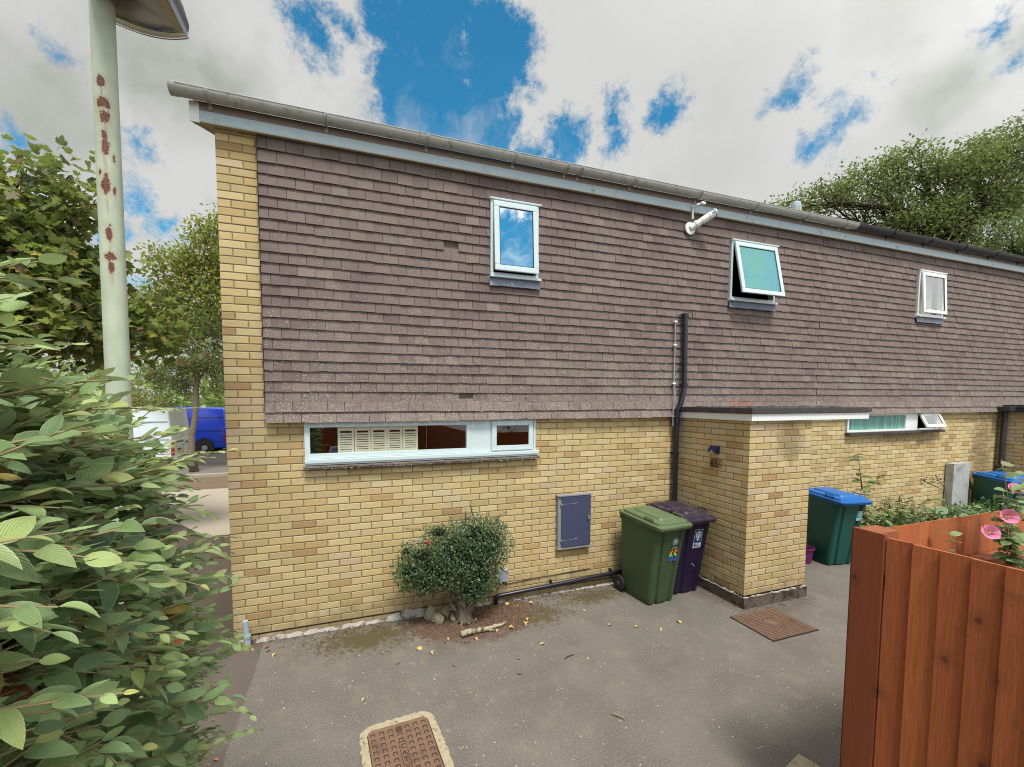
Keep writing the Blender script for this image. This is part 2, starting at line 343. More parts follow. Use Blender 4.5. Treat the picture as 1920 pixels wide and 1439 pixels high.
def mat_rust_post():
    m, nt, out = newmat('pale_green_painted_steel')
    tc = nd(nt, 'ShaderNodeTexCoord').outputs['Object']
    xyz = nd(nt, 'ShaderNodeSeparateXYZ', i0=tc)
    z = xyz.outputs[2]
    n0 = noise(nt, tc, 5, 4, .6).outputs['Fac']
    c = mixc(nt, sstep(nt, n0, .3, .7), (.40, .45, .33), (.47, .52, .39))
    mp = nd(nt, 'ShaderNodeMapping', Vector=tc, Scale=(1, 1, .42)).outputs[0]
    rg = noise(nt, mp, 17, 9, .78, .4).outputs['Fac']
    rs = None
    # chips where the paint has broken, each at its own place on the post
    for (px, py, pz, r, st) in RUSTS:
        v = nd(nt, 'ShaderNodeVectorMath', operation='SUBTRACT', i0=tc, i1=(px, py, pz)).outputs[0]
        v = nd(nt, 'ShaderNodeVectorMath', operation='MULTIPLY', i0=v, i1=(1, 1, 1/st)).outputs[0]
        d = nd(nt, 'ShaderNodeVectorMath', operation='LENGTH', i0=v).outputs['Value']
        v = math_(nt, 'SUBTRACT', 1.0, math_(nt, 'MULTIPLY', d, .82/r))
        rs = v if rs is None else math_(nt, 'MAXIMUM', rs, v)
    k = math_(nt, 'MULTIPLY_ADD', math_(nt, 'SUBTRACT', rg, .5), 2.2, rs)
    k = math_(nt, 'MULTIPLY_ADD', math_(nt, 'SUBTRACT', noise(nt, tc, 85, 5, .75).outputs['Fac'], .5), 1.6, k)
    tails = None
    for (px, py, pz, r, st) in RUSTS[:12]:
        v = nd(nt, 'ShaderNodeVectorMath', operation='SUBTRACT', i0=tc, i1=(px, py, pz-r*st*2.2)).outputs[0]
        v = nd(nt, 'ShaderNodeVectorMath', operation='MULTIPLY', i0=v, i1=(1, 1, .16)).outputs[0]
        d = nd(nt, 'ShaderNodeVectorMath', operation='LENGTH', i0=v).outputs['Value']
        v = math_(nt, 'SUBTRACT', 1.0, math_(nt, 'MULTIPLY', d, 1.3/r))
        tails = v if tails is None else math_(nt, 'MAXIMUM', tails, v)
    strk = noise(nt, nd(nt, 'ShaderNodeMapping', Vector=tc, Scale=(1, 1, .06)).outputs[0], 90, 4, .6).outputs['Fac']
    c = mixc(nt, math_(nt, 'MULTIPLY', sstep(nt, math_(nt, 'MULTIPLY_ADD', math_(nt, 'SUBTRACT', strk, .5), 2.0, tails), .1, .9), .5), c, (.30, .15, .085))
    rustc = mixc(nt, sstep(nt, noise(nt, tc, 120, 4, .7).outputs['Fac'], .38, .62), (.075, .022, .015), (.21, .075, .042))
    stn = math_(nt, 'MULTIPLY', sstep(nt, k, -.6, .3), .45)
    c = mixc(nt, stn, c, (.34, .22, .13))
    c = mixc(nt, sstep(nt, k, .02, .16), c, (.55, .50, .38))
    c = mixc(nt, sstep(nt, k, .12, .20), c, rustc)
    gr = noise(nt, mp, 3.0, 5, .6).outputs['Fac']
    c = mixc(nt, math_(nt, 'MULTIPLY', sstep(nt, gr, .58, .72), .35), c, (.25, .26, .19))
    b = nd(nt, 'ShaderNodeBsdfPrincipled', Base_Color=c, Roughness=.5)
    b.inputs['Specular IOR Level'].default_value = .35
    bp = nd(nt, 'ShaderNodeBump', Strength=.25, Distance=.003, Height=noise(nt, tc, 90, 3, .6).outputs['Fac'])
    nt.links.new(bp.outputs[0], b.inputs['Normal']); nt.links.new(b.outputs[0], out.inputs[0])
    return m
def mat_rainbow():
    m, nt, out = newmat('rainbow_vinyl')
    tc = nd(nt, 'ShaderNodeTexCoord').outputs['Object']
    z = nd(nt, 'ShaderNodeMapRange', i0=nd(nt, 'ShaderNodeSeparateXYZ', i0=tc).outputs[2], i1=.545, i2=.690, i3=0.0, i4=1.0).outputs[0]
    r = nd(nt, 'ShaderNodeValToRGB', Fac=z)
    els = r.color_ramp.elements
    stops = [(0, (.25, .02, .40)), (.2, (.02, .10, .60)), (.42, (.0, .38, .12)), (.62, (.70, .68, .15)), (.80, (.75, .28, .04)), (1, (.65, .06, .04))]
    els[0].position, els[0].color = stops[0][0], stops[0][1]+(1,)
    els[1].position, els[1].color = stops[-1][0], stops[-1][1]+(1,)
    for p, c in stops[1:-1]:
        e = els.new(p); e.color = c+(1,)
    b = nd(nt, 'ShaderNodeBsdfPrincipled', Base_Color=r.outputs[0], Roughness=.4)
    nt.links.new(b.outputs[0], out.inputs[0]); return m

RUSTS = [(-.321, -1.262, 4.46, .017, 1.8), (-.318, -1.262, 4.33, .034, 1.0), (-.312, -1.262, 4.24, .026, 1.5), (-.317, -1.262, 4.13, .015, 2.6), (-.318, -1.262, 4.06, .020, 2.4),
         (-.322, -1.262, 3.83, .021, 2.6), (-.350, -1.256, 3.90, .010, 2.2), (-.283, -1.250, 3.80, .010, 3.0),
         (-.320, -1.262, 3.52, .017, 2.8), (-.318, -1.262, 3.375, .028, .9), (-.318, -1.262, 3.31, .016, 2.2), (-.275, -1.250, 4.0, .010, 3.0),
         (-.288, -1.255, 2.40, .028, 1.3), (-.292, -1.255, 2.22, .024, 1.5)]
M = {}
M['brick'] = mat_brick(); M['tile'] = mat_tile(); M['ground'] = mat_ground(); M['wood'] = mat_wood()
M['mortar'] = pbr('mortar', (.245, .185, .11), .95, nscale=40, namt=.35, bump=.5, bscale=150, spec=.1)
M['upvc'] = pbr('white_upvc_cool', (.54, .63, .64), .35, nscale=6, namt=.05, dirt=((.40, .42, .38), 30, .60, .78))
M['upvc_white'] = pbr('white_upvc', (.74, .76, .74), .35, nscale=6, namt=.04)
M['fascia'] = pbr('fascia_board', (.42, .52, .56), .5, nscale=14, namt=.08, dirt=((.30, .27, .24), 8, .55, .75))
M['fascia_shaded'] = pbr('shaded_fascia', (.24, .19, .16), .7, nscale=14, namt=.2)
M['gutter'] = pbr('weathered_grey_gutter', (.44, .45, .41), .6, nscale=9, namt=.2, dirt=((.22, .19, .16), 16, .52, .76))
M['gutter_dark'] = pbr('black_gutter', (.030, .028, .030), .55, nscale=12, namt=.3, dirt=((.10, .10, .09), 14, .58, .75))
M['pipe'] = pbr('black_pipe', (.012, .012, .022), .32, nscale=12, namt=.2)
M['bitumen'] = pbr('bitumen_edge', (.045, .038, .038), .75, nscale=30, namt=.3, bump=.5, bscale=90, dirt=((.11, .10, .075), 12, .55, .7))
M['soffit'] = pbr('soffit_board', (.42, .36, .24), .7, nscale=8, namt=.1)
M['concrete'] = pbr('rough_concrete', (.15, .125, .095), .95, nscale=14, namt=.35, bump=1.0, bscale=60, spec=.1, dirt=((.055, .042, .032), 7, .45, .62))
M['white_mortar'] = pbr('pale_mortar', (.38, .35, .32), .95, nscale=30, namt=.3, bump=.8, bscale=80, spec=.1, dirt=((.12, .09, .07), 9, .48, .62))
M['conc_lt'] = pbr('pale_concrete', (.40, .34, .23), .95, nscale=25, namt=.25, bump=.8, bscale=120, spec=.1, dirt=((.16, .12, .075), 34, .55, .68))
M['conc_grey'] = pbr('grey_cement_sheet', (.36, .37, .37), .9, nscale=12, namt=.2, dirt=((.22, .21, .17), 5, .5, .72))
M['path'] = pbr('concrete_path', (.36, .31, .24), .95, nscale=10, namt=.15, bump=.4, bscale=80)
M['rust_dark'] = pbr('dark_rust_marks', (.060, .032, .022), .9, nscale=24, namt=.3)  # relief shading put into colour: darker tone on the raised marks
M['rust'] = pbr('rusty_cast_iron', (.18, .105, .065), .85, nscale=24, namt=.25, bump=.6, bscale=110, dirt=((.11, .06, .04), 6, .5, .7))
M['lead'] = pbr('lead_flashing', (.13, .15, .20), .5, nscale=10, namt=.3, bump=.6, bscale=14, dirt=((.30, .30, .30), 12, .58, .7))
M['dark'] = pbr('dark_interior', (.020, .018, .016), .9, nscale=4, namt=.2)
M['curtain'] = pbr('teal_curtain', (.22, .50, .46), .85, nscale=5, namt=.2)
M['net'] = pbr('net_curtain', (.45, .48, .42), .9, nscale=30, namt=.25)
M['shutter'] = pbr('cream_shutter', (.88, .86, .66), .5, nscale=5, namt=.05)
M['glass'] = mat_glass('window_glass', .20, tint=(.97, .98, .97))
M['glass_clear'] = mat_glass('clear_glass', .02, tint=(.97, .98, .97))
M['glass_sky'] = mat_glass('coated_glass', .62, tint=(.5, .6, .7))
M['glass_obs'] = mat_glass('obscured_glass', .10, rough=.22, body=(.035, .27, .34), body_f=.94, bumpy=.6)  # blue green body colour stands for reflected sky and trees
M['slate'] = pbr('painted_slate_blue', (.055, .060, .115), .45, nscale=12, namt=.15)
M['boxgrey'] = pbr('grey_plastic', (.24, .24, .26), .5, nscale=10, namt=.1)
M['boxlt'] = pbr('pale_grey_plastic', (.34, .40, .44), .5, nscale=10, namt=.08)
M['chrome'] = pbr('zinc', (.6, .62, .62), .3, metal=.9)
M['bin_green'] = pbr('green_bin_plastic', (.050, .085, .036), .48, nscale=7, namt=.16, spec=.4, bump=.15, bscale=200, dirt=((.10, .13, .075), 26, .60, .74))
M['bin_lid_green'] = pbr('green_lid_plastic', (.100, .138, .066), .5, nscale=7, namt=.18, bump=.15, bscale=200, dirt=((.19, .22, .13), 20, .56, .74))
M['bin_purple'] = pbr('purple_bin_plastic', (.012, .006, .034), .45, nscale=7, namt=.15)
M['bin_lid_purple'] = pbr('purple_lid_plastic', (.028, .018, .034), .55, nscale=7, namt=.2, dirt=((.07, .055, .065), 9, .5, .7))
M['bin_teal'] = pbr('dark_green_bin_plastic', (.006, .080, .060), .45, nscale=7, namt=.1)
M['bin_lid_blue'] = pbr('blue_lid_plastic', (.012, .120, .38), .4, nscale=7, namt=.1)
M['rubber'] = pbr('rubber', (.018, .016, .018), .8, nscale=20, namt=.2)
M['hub'] = pbr('grey_hub', (.10, .09, .11), .5)
M['stick_white'] = pbr('printed_white', (.55, .68, .72), .5, nscale=30, namt=.1)
M['stick_navy'] = pbr('printed_navy', (.02, .03, .16), .5)
M['stick_teal'] = pbr('printed_teal', (.06, .38, .45), .5)
M['rainbow'] = mat_rainbow()
M['black'] = pbr('black_paint', (.010, .008, .010), .5)
M['navy'] = pbr('navy_metal', (.006, .009, .045), .3)
M['bark'] = pbr('grey_bark', (.20, .16, .12), .95, nscale=18, namt=.4, bump=1.0, bscale=40, spec=.1)
M['bark_dark'] = pbr('dark_bark', (.060, .045, .032), .95, nscale=10, namt=.3, bump=1.0, bscale=30, spec=.1)
M['bark_root'] = pbr('pale_gnarled_bark', (.20, .160, .128), .95, nscale=14, namt=.45, bump=1.0, bscale=32, spec=.1, dirt=((.12, .085, .07), 11, .48, .62))
M['twig'] = pbr('green_brown_twig', (.27, .20, .10), .8, nscale=30, namt=.3)
M['deadwood'] = pbr('lichened_log', (.36, .33, .22), .95, nscale=22, namt=.4, bump=1.0, bscale=60, spec=.1, dirt=((.09, .07, .045), 14, .50, .62))
M['stone'] = pbr('buff_stone', (.33, .29, .20), .95, nscale=10, namt=.3, bump=1.0, bscale=25, spec=.1, dirt=((.18, .15, .10), 6, .5, .65))
M['soil'] = pbr('soil_crumb', (.12, .07, .045), .95, nscale=30, namt=.4, attr=True)
M['leafc'] = mat_leaf('cotoneaster_leaf', True, .30, .48, .5, under=(.42, .50, .34), under_f=.6)
M['leaf_maple'] = mat_leaf('maple_leaf', False, .38, .5, .35, under=(.30, .34, .20), under_f=.35)
M['leaf_small'] = mat_leaf('small_leaf', False, .28, .38, .5, under=(.25, .32, .2), under_f=.3)
M['leaf_hib'] = mat_leaf('hibiscus_leaf', True, .25, .40, .5, under=(.30, .36, .24))
M['petal'] = mat_leaf('petal', False, .30, .6, .2, under=(.85, .35, .50), under_f=.6)
M['core'] = pbr('dark_fill', (.018, .020, .010), .95, nscale=14, namt=.6, bump=1.0, bscale=30, spec=.1)
M['van_white'] = pbr('white_van_paint', (.62, .70, .74), .3, nscale=3, namt=.05, coat=.3)
M['van_white_rear'] = pbr('shaded_white_van_paint', (.50, .50, .46), .5, nscale=9, namt=.12)  # same white paint; side and rear toned apart as they are shaded
M['van_blue'] = pbr('blue_van_paint', (.006, .035, .42), .28, nscale=3, namt=.1, coat=.4)
M['red_lamp'] = pbr('red_lamp_lens', (.35, .01, .02), .25)
M['plate_y'] = pbr('yellow_plate', (.50, .33, .10), .5)
M['alloy'] = pbr('alloy_wheel', (.42, .45, .48), .35, metal=.6)
M['post'] = mat_rust_post()
M['lamp_in'] = pbr('lantern_inside', (.085, .062, .045), .6, nscale=8, namt=.4)
M['lamp_bowl'] = mat_glass('lantern_bowl', .12, tint=(.62, .55, .46), rough=.15)
M['lamp_dark'] = pbr('lamp_gear', (.022, .014, .012), .6, nscale=20, namt=.3)
M['prism'] = pbr('prismatic_rim', (.46, .47, .55), .25)
M['skin'] = pbr('skin', (.45, .27, .20), .6)
M['shirt'] = pbr('pale_blue_shirt', (.45, .55, .65), .85)
M['trouser'] = pbr('dark_trousers', (.03, .035, .06), .85)
M['hair'] = pbr('dark_hair', (.03, .02, .015), .8)
M['pot'] = pbr('plum_plastic_pot', (.13, .015, .10), .5)
M['ply'] = pbr('render_wall', (.46, .42, .34), .9, nscale=5, namt=.1)
M['house_back'] = pbr('buff_brick_far', (.40, .30, .17), .9, nscale=20, namt=.25)
M['grass'] = pbr('grass_bright', (.13, .19, .05), .9, nscale=3, namt=.35)
M['plate'] = mat_glass('clear_plate', .0, tint=(.86, .80, .77))
M['rooftile'] = pbr('roof_felt', (.10, .085, .08), .9, nscale=10, namt=.3)

# ------------------------------------------------------------------ mesh builder and object helpers
class MB:
    def __init__(s): s.v = []; s.f = []; s.m = []; s.c = []; s.uv = []
    def add(s, v, f, m=0, c=None, uv=None):
        o = len(s.v); s.v.extend([tuple(p) for p in v])
        for i, q in enumerate(f):
            s.f.append(tuple(o+j for j in q)); s.m.append(m if isinstance(m, int) else m[i])
            s.c.append(c or (1, 1, 1))
            if uv is not None: s.uv.append([uv[j] for j in q])
            else: s.uv.append(None)
    def box(s, x0, y0, z0, x1, y1, z1, m=0, c=None, ch=0.0):
        if ch <= 0:
            v = [(x0,y0,z0),(x1,y0,z0),(x1,y1,z0),(x0,y1,z0),(x0,y0,z1),(x1,y0,z1),(x1,y1,z1),(x0,y1,z1)]
            s.add(v, [(0,3,2,1),(4,5,6,7),(0,1,5,4),(1,2,6,5),(2,3,7,6),(3,0,4,7)], m, c); return
        bm = bmesh.new(); bmesh.ops.create_cube(bm, size=1)
        for v in bm.verts:
            v.co = Vector(((x0+x1)/2+v.co.x*(x1-x0), (y0+y1)/2+v.co.y*(y1-y0), (z0+z1)/2+v.co.z*(z1-z0)))
        bmesh.ops.bevel(bm, geom=bm.edges[:], offset=ch, segments=2, affect='EDGES', profile=.7)
        s.bm(bm, m, c)
    def bm(s, bm, m=0, c=None, mtx=None):
        bm.verts.ensure_lookup_table(); bm.verts.index_update()
        v = [(mtx @ q.co if mtx else q.co)[:] for q in bm.verts]
        s.add(v, [[q.index for q in f.verts] for f in bm.faces], m, c); bm.free()
    def tube(s, pts, rad, n=10, m=0, c=None, caps=True, uvs=False):
        pts = [Vector(p) for p in pts]
        if not hasattr(rad, '__len__'): rad = [rad]*len(pts)
        prev = None; v = []
        for i, p in enumerate(pts):
            t = (pts[min(i+1, len(pts)-1)] - pts[max(i-1, 0)])
            t = t.normalized() if t.length > 1e-9 else Vector((0, 0, 1))
            if prev is None:
                a = t.orthogonal().normalized()
            else:
                a = prev - t*prev.dot(t)
                a = a.normalized() if a.length > 1e-6 else t.orthogonal().normalized()
            prev = a; b = t.cross(a)
            for k in range(n):
                an = 2*math.pi*k/n
                v.append(p + (a*math.cos(an) + b*math.sin(an))*rad[i])
        f = []
        for i in range(len(pts)-1):
            for k in range(n):
                k2 = (k+1) % n
                f.append((i*n+k, i*n+k2, (i+1)*n+k2, (i+1)*n+k))
        if caps:
            f.append(tuple(range(n-1, -1, -1))); f.append(tuple((len(pts)-1)*n+k for k in range(n)))
        s.add(v, f, m, c)
    def lathe(s, prof, n=24, m=0, c=None, axis='z', o=(0, 0, 0)):
        v = []
        for r, h in prof:
            for k in range(n):
                an = 2*math.pi*k/n; a, b = r*math.cos(an), r*math.sin(an)
                p = {'z': (a, b, h), 'x': (h, a, b), 'y': (a, h, b)}[axis]
                v.append((p[0]+o[0], p[1]+o[1], p[2]+o[2]))
        f = [(i*n+k, i*n+(k+1) % n, (i+1)*n+(k+1) % n, (i+1)*n+k) for i in range(len(prof)-1) for k in range(n)]
        s.add(v, f, m, c)
    def prism(s, poly, a0, a1, axis='x', m=0, c=None):
        """extrude a closed 2-D outline along an axis"""
        n = len(poly); v = []
        for a in (a0, a1):
            for p, q in poly:
                v.append({'x': (a, p, q), 'y': (p, a, q), 'z': (p, q, a)}[axis])
        f = [(k, (k+1) % n, n+(k+1) % n, n+k) for k in range(n)] + [tuple(range(n-1, -1, -1)), tuple(range(n, 2*n))]
        s.add(v, f, m, c)
    def build(s, name, mats, parent=None, smooth=False, fix=True):
        me = bpy.data.meshes.new(name)
        me.from_pydata(s.v, [], s.f)
        mats = mats if isinstance(mats, (list, tuple)) else [mats]
        for q in mats: me.materials.append(M[q] if isinstance(q, str) else q)
        if len(mats) > 1: me.polygons.foreach_set('material_index', s.m)
        if any(q != (1, 1, 1) for q in s.c):
            at = me.attributes.new('tone', 'FLOAT_COLOR', 'FACE')
            a = np.ones((len(s.c), 4), 'f'); a[:, :3] = s.c; at.data.foreach_set('color', a.ravel())
        if any(u is not None for u in s.uv):
            l = me.uv_layers.new(name='UVMap'); flat = []
            for u, f in zip(s.uv, s.f):
                for k in range(len(f)): flat.extend(u[k] if u is not None else (0, 0))
            l.data.foreach_set('uv', flat)
        if smooth: me.polygons.foreach_set('use_smooth', [True]*len(me.polygons))
        me.update()
        if fix:
            bm = bmesh.new(); bm.from_mesh(me); bmesh.ops.recalc_face_normals(bm, faces=bm.faces[:]); bm.to_mesh(me); bm.free()
        o = bpy.data.objects.new(name, me); COL.objects.link(o)
        if parent is not None: o.parent = parent
        if smooth == 'auto':
            me.polygons.foreach_set('use_smooth', [True]*len(me.polygons))
            try: me.set_sharp_from_angle(angle=R(38))
            except Exception: pass
        return o
def tag(o, label=None, cat=None, group=None, kind=None):
    if label: o['label'] = label
    if cat: o['category'] = cat
    if group: o['group'] = group
    if kind: o['kind'] = kind
    return o
def thing(name, label, cat, loc=(0, 0, 0), rz=0.0, group=None):
    o = bpy.data.objects.new(name, None); COL.objects.link(o); o.location = loc; o.rotation_euler = (0, 0, rz)
    o.empty_display_size = .1
    return tag(o, label, cat, group)
def struct(name, mb, mats, **k):
    o = mb.build(name, mats, **k); o['kind'] = 'structure'; return o
def copytree(root, loc, rz, label, group):
    r = root.copy(); COL.objects.link(r); r.location = loc; r.rotation_euler = (0, 0, rz); r['label'] = label; r['group'] = group
    for ch in list(root.children):
        c = ch.copy(); COL.objects.link(c); c.parent = r
        for g_ in list(ch.children):
            d = g_.copy(); COL.objects.link(d); d.parent = c
    return r
def text_mesh(txt, size, depth, name, mat, parent, mtx, bold=0.0, sx=1.0, cy=False):
    cu = bpy.data.curves.new('t', 'FONT'); cu.body = txt; cu.size = size; cu.extrude = depth; cu.offset = bold; cu.align_x = 'CENTER'
    to = bpy.data.objects.new('t', cu); COL.objects.link(to); bpy.context.view_layer.update()
    me = bpy.data.meshes.new_from_object(to); bpy.data.objects.remove(to); me.name = name
    me.materials.clear(); me.materials.append(M[mat])
    for v in me.vertices: v.co.x *= sx
    me.transform(mtx)
    o = bpy.data.objects.new(name, me); COL.objects.link(o)
    if parent is not None: o.parent = parent
    return o
# plate on a wall: text lies in local x/z, facing -y
FACE_Y = Matrix(((1,0,0,0),(0,0,-1,0),(0,1,0,0),(0,0,0,1)))
def jit(a): return random.uniform(-a, a)

# ================================================================== SETTING
g = MB()
xs = [-400, -60, -20, -10, -6, -3, -1, 0, 1, 2, 3, 4, 5, 6, 8, 10, 14, 20, 60, 400]
g.add([(x, y, 0) for y in xs for x in xs], [(j*20+i, j*20+i+1, (j+1)*20+i+1, (j+1)*20+i) for j in range(19) for i in range(19)])
struct('ground', g, 'ground')
p = MB()
rows = [(-.35, -.30, .9), (-.62, -.30, 3.6), (-1.3, -.30, 8.0)]
for (x0, x1, y) in [(0, 0, 0)]: pass
p.add([(-1.3, 4.0, .004), (-.02, 4.0, .004), (-.02, 8.7, .004), (-3.6, 8.7, .004), (-2.0, 5.0, .004)], [(0, 1, 2, 3, 4)])
struct('path', p, 'path')
k = MB(); k.box(-14, 10.72, 0, -.6, 10.86, .12, ch=.02); struct('kerb', k, 'path')
gr = MB(); gr.box(-60, 24, -.02, 60, 60, .05); struct('grass_field', gr, 'grass')

# ================================================================== BRICKWORK
BR = [((.545, .415, .195), 34), ((.515, .38, .17), 26), ((.58, .455, .235), 18), ((.475, .335, .135), 11), ((.42, .265, .105), 6), ((.56, .44, .27), 4), ((.50, .345, .225), 2), ((.36, .20, .08), 3)]
BRC = [c for c, w in BR for _ in range(w)]
def brick_tone(orange=1.0):
    c = random.choice(BRC); f = random.uniform(.86, 1.02)
    c = tuple(q*.80+.20*w for q, w in zip(c, (.55, .455, .275)))
    return tuple(min(.95, q*f*random.uniform(.975, 1.025)) for q in c)
def brickwork(mb, O, U, N, L, z0, z1, holes=(), phase=0, end_joint=True, tone=None):
    """stretcher-bond face: origin O (ground corner), U along the wall, N outwards; every brick its own chamfered block"""
    O, U, N = Vector(O), Vector(U), Vector(N)
    Z = Vector((0, 0, 1))
    k0, k1 = int(round(z0/.075)), int(math.ceil(z1/.075 - 1e-6))
    # mortar backing, cut round the holes
    us = sorted({0, L} | {min(max(h[0], 0), L) for h in holes} | {min(max(h[1], 0), L) for h in holes})
    zs = sorted({z0, z1} | {min(max(h[2], z0), z1) for h in holes} | {min(max(h[3], z0), z1) for h in holes})
    for i in range(len(us)-1):
        for j in range(len(zs)-1):
            uc, zc = (us[i]+us[i+1])/2, (zs[j]+zs[j+1])/2
            if any(h[0] < uc < h[1] and h[2] < zc < h[3] for h in holes): continue
            q = [O+U*a+Z*b-N*.0045 for a, b in ((us[i], zs[j]), (us[i+1], zs[j]), (us[i+1], zs[j+1]), (us[i], zs[j+1]))]
            mb.add(q, [(0, 1, 2, 3)], 1, (.3, .2, .1))
    for k in range(k0, k1):
        a, b = k*.075+.005+jit(.0008), min(k*.075+.07, z1)
        if b-a < .01: continue
        u = 0.0; first = True
        while u < L-1e-4:
            w = .1125 if (first and (k+phase) % 2) else .225
            e = min(u+w, L); segs = [(u + (.0 if first else .005), e - (.005 if e < L-1e-4 else 0))]
            zc = (a+b)/2
            for h in holes:
                if h[2] < zc < h[3]:
                    ns = []
                    for s0, s1 in segs:
                        if h[1] <= s0 or h[0] >= s1: ns.append((s0, s1)); continue
                        if h[0]-s0 > .012: ns.append((s0, h[0]))
                        if s1-h[1] > .012: ns.append((h[1], s1))
                    segs = ns
            for s0, s1 in segs:
                if s1-s0 < .012: continue
                t = tone() if tone else brick_tone()
                pr = jit(.0012); c = .0035
                j = lambda: jit(.0013)
                bk = [(s0, a, -.006), (s1, a, -.006), (s1, b, -.006), (s0, b, -.006)]
                md = [(s0+j(), a+j(), -.0025+pr), (s1+j(), a+j(), -.0025+pr), (s1+j(), b+j(), -.0025+pr), (s0+j(), b+j(), -.0025+pr)]
                fr = [(s0+c+j(), a+c, .0+pr), (s1-c+j(), a+c, .0+pr), (s1-c+j(), b-c, .0+pr), (s0+c+j(), b-c, .0+pr)]
                if s0 < .001: bk[0] = (0, a, -.006); md[0] = (0, a, -.001); bk[3] = (0, b, -.006); md[3] = (0, b, -.001)
                vv = [O+U*x+Z*z+N*d for x, z, d in bk+md+fr]
                ff = [(8, 9, 10, 11)]
                for o_ in (0, 4):
                    for q in range(4): ff.append((o_+q, o_+(q+1) % 4, o_+4+(q+1) % 4, o_+4+q))
                mb.add(vv, ff, 0, t)
            u = e; first = False

# openings
GW1 = (.70, 3.30, 1.85, 2.25)                       # long low window
HX = 8.06                                           # house pitch
EAVE = 4.98
def front_wall(x0, x1, holes, pier=False):
    mb = MB()
    brickwork(mb, (x0, 0, 0), (1, 0, 0), (0, -1, 0), x1-x0, 0, 2.25, [(a-x0, b-x0, c, d) for a, b, c, d in holes])
    if pier: brickwork(mb, (x0, 0, 2.25), (1, 0, 0), (0, -1, 0), .3475, 0.0, 2.70, phase=0)
    return mb
def shift_z(mb, n, dz): pass

house = thing('terraced_house', 'end house of yellow brick and brown tiles with number 65 on its porch', 'house', (0, 0, 0))
nhouse = thing('terraced_house', 'neighbouring terrace house with the teal curtained window and black roof gutter', 'house', (0, 0, 0))
for o, a, b in ((house, 0, 8.2), (nhouse, 8.2, 16.4)): o['group'] = 'houses of the brick terrace'

def doorcut(x): return (x, x+.92, 0, 2.1)
mb = front_wall(0, 8.2, [GW1, (5.6, 6.35, 0, 2.25), doorcut(6.62)], False)
# corner pier above, courses continue
brickwork(mb, (0, 0, 0), (1, 0, 0), (0, -1, 0), .3475, 2.25, 4.981)
mb.build('front_wall', ['brick', 'mortar'], house, fix=False)
mb = MB(); brickwork(mb, (0, 8.0, 0), (0, -1, 0), (-1, 0, 0), 8.0, 0, 4.875, phase=1)
mb.build('gable_wall', ['brick', 'mortar'], house, fix=False)
mb = front_wall(8.2, 16.4, [(GW1[0]+8.27, GW1[1]+8.22, 1.9, 2.25), (13.66, 14.4, 0, 2.25)], False)
mb.build('front_wall', ['brick', 'mortar'], nhouse, fix=False)

def bleached():
    c = brick_tone()
    if random.random() < .3: c = tuple(q*.5+.5*w for q, w in zip(c, (.52, .42, .30)))
    return c
def porch(px, parent, W_=1.0125, D_=1.10):
    mb = MB()
    brickwork(mb, (px, -D_, .15), (1, 0, 0), (0, -1, 0), W_, 0, 2.10, tone=bleached)
    mb2 = MB()
    for args in (((px, 0, .15), (0, -1, 0), (-1, 0, 0), D_, 0), ((px+W_, -D_, .15), (0, 1, 0), (1, 0, 0), D_, 1)):
        O, U, N, L, ph = args
        brickwork(mb, O, U, N, L, 0, 2.10, phase=ph, tone=bleached)
    o = mb.build('porch', ['brick', 'mortar'], parent, fix=False)
    # plinth of rough concrete
    pm = MB(); pm.box(px-.015, -D_-.02, -.02, px+W_+.02, -.002, .128, ch=.008)
    for i in range(60):   # mortar beads on its edge
        if i < 30: x, y = px-.01, -D_*i/30
        else: x, y = px+W_*(i-30)/30, -D_-.012
        s = random.uniform(.010, .022)
        bm = bmesh.new(); bmesh.ops.create_icosphere(bm, subdivisions=1, radius=s)
        pm.bm(bm, 1, None, Matrix.Translation((x, y, .136+jit(.006))) @ Matrix.Diagonal((1.6, 1, .7, 1)))
    pm.build('plinth', ['concrete', 'white_mortar'], o)
    return o
pch = porch(5.4925, house); porch(13.56, nhouse, 1.0)
# porch flat roof with white fascia and bitumen edge
def porch_roof(px, parent, w=1.99, fas='upvc_white', ty=-1.145):
    mb = MB()
    mb.box(px-.035, ty, 2.215, px+w, -.06, 2.295)
    mb.box(px-.052, ty-.018, 2.297, px+w+.02, -.055, 2.365, 1, ch=.008)
    # ragged felt edge and moss on top
    for i in range(26):
        x = px+random.uniform(0, w); s = random.uniform(.015, .05)
        bm = bmesh.new(); bmesh.ops.create_icosphere(bm, subdivisions=1, radius=s)
        mb.bm(bm, 1, None, Matrix.Translation((x, random.uniform(ty+.02, -.3), 2.366)) @ Matrix.Diagonal((2.2, 1.2, .45, 1)))
    o = mb.build('porch_roof', [fas, 'bitumen'], parent)
    return o
porch_roof(5.4925, house)
porch_roof(13.56, nhouse, 1.99, 'bitumen', -1.145)
# front door beside each porch block
def door(x, parent):
    mb = MB(); mb.box(x+.045, .03, .05, x+.875, .07, 2.05, ch=.006)
    d = mb.build('door', 'upvc_white', parent)
    f = MB(); f.box(x, -.002, 0, x+.042, .08, 2.1); f.box(x+.878, -.002, 0, x+.92, .08, 2.1); f.box(x+.042, -.002, 2.055, x+.878, .08, 2.1)
    f.box(x+.042, .0, 0, x+.878, .08, .045)
    f.build('frame', 'upvc_white', d)
    h = MB(); h.box(x+.80, -.01, 1.0, x+.83, .03, 1.15, ch=.004); h.tube([(x+.815, -.012, 1.05), (x+.815, -.035, 1.05), (x+.73, -.035, 1.05)], .008, 8)
    h.build('handle', 'chrome', d)
door(6.62, house)

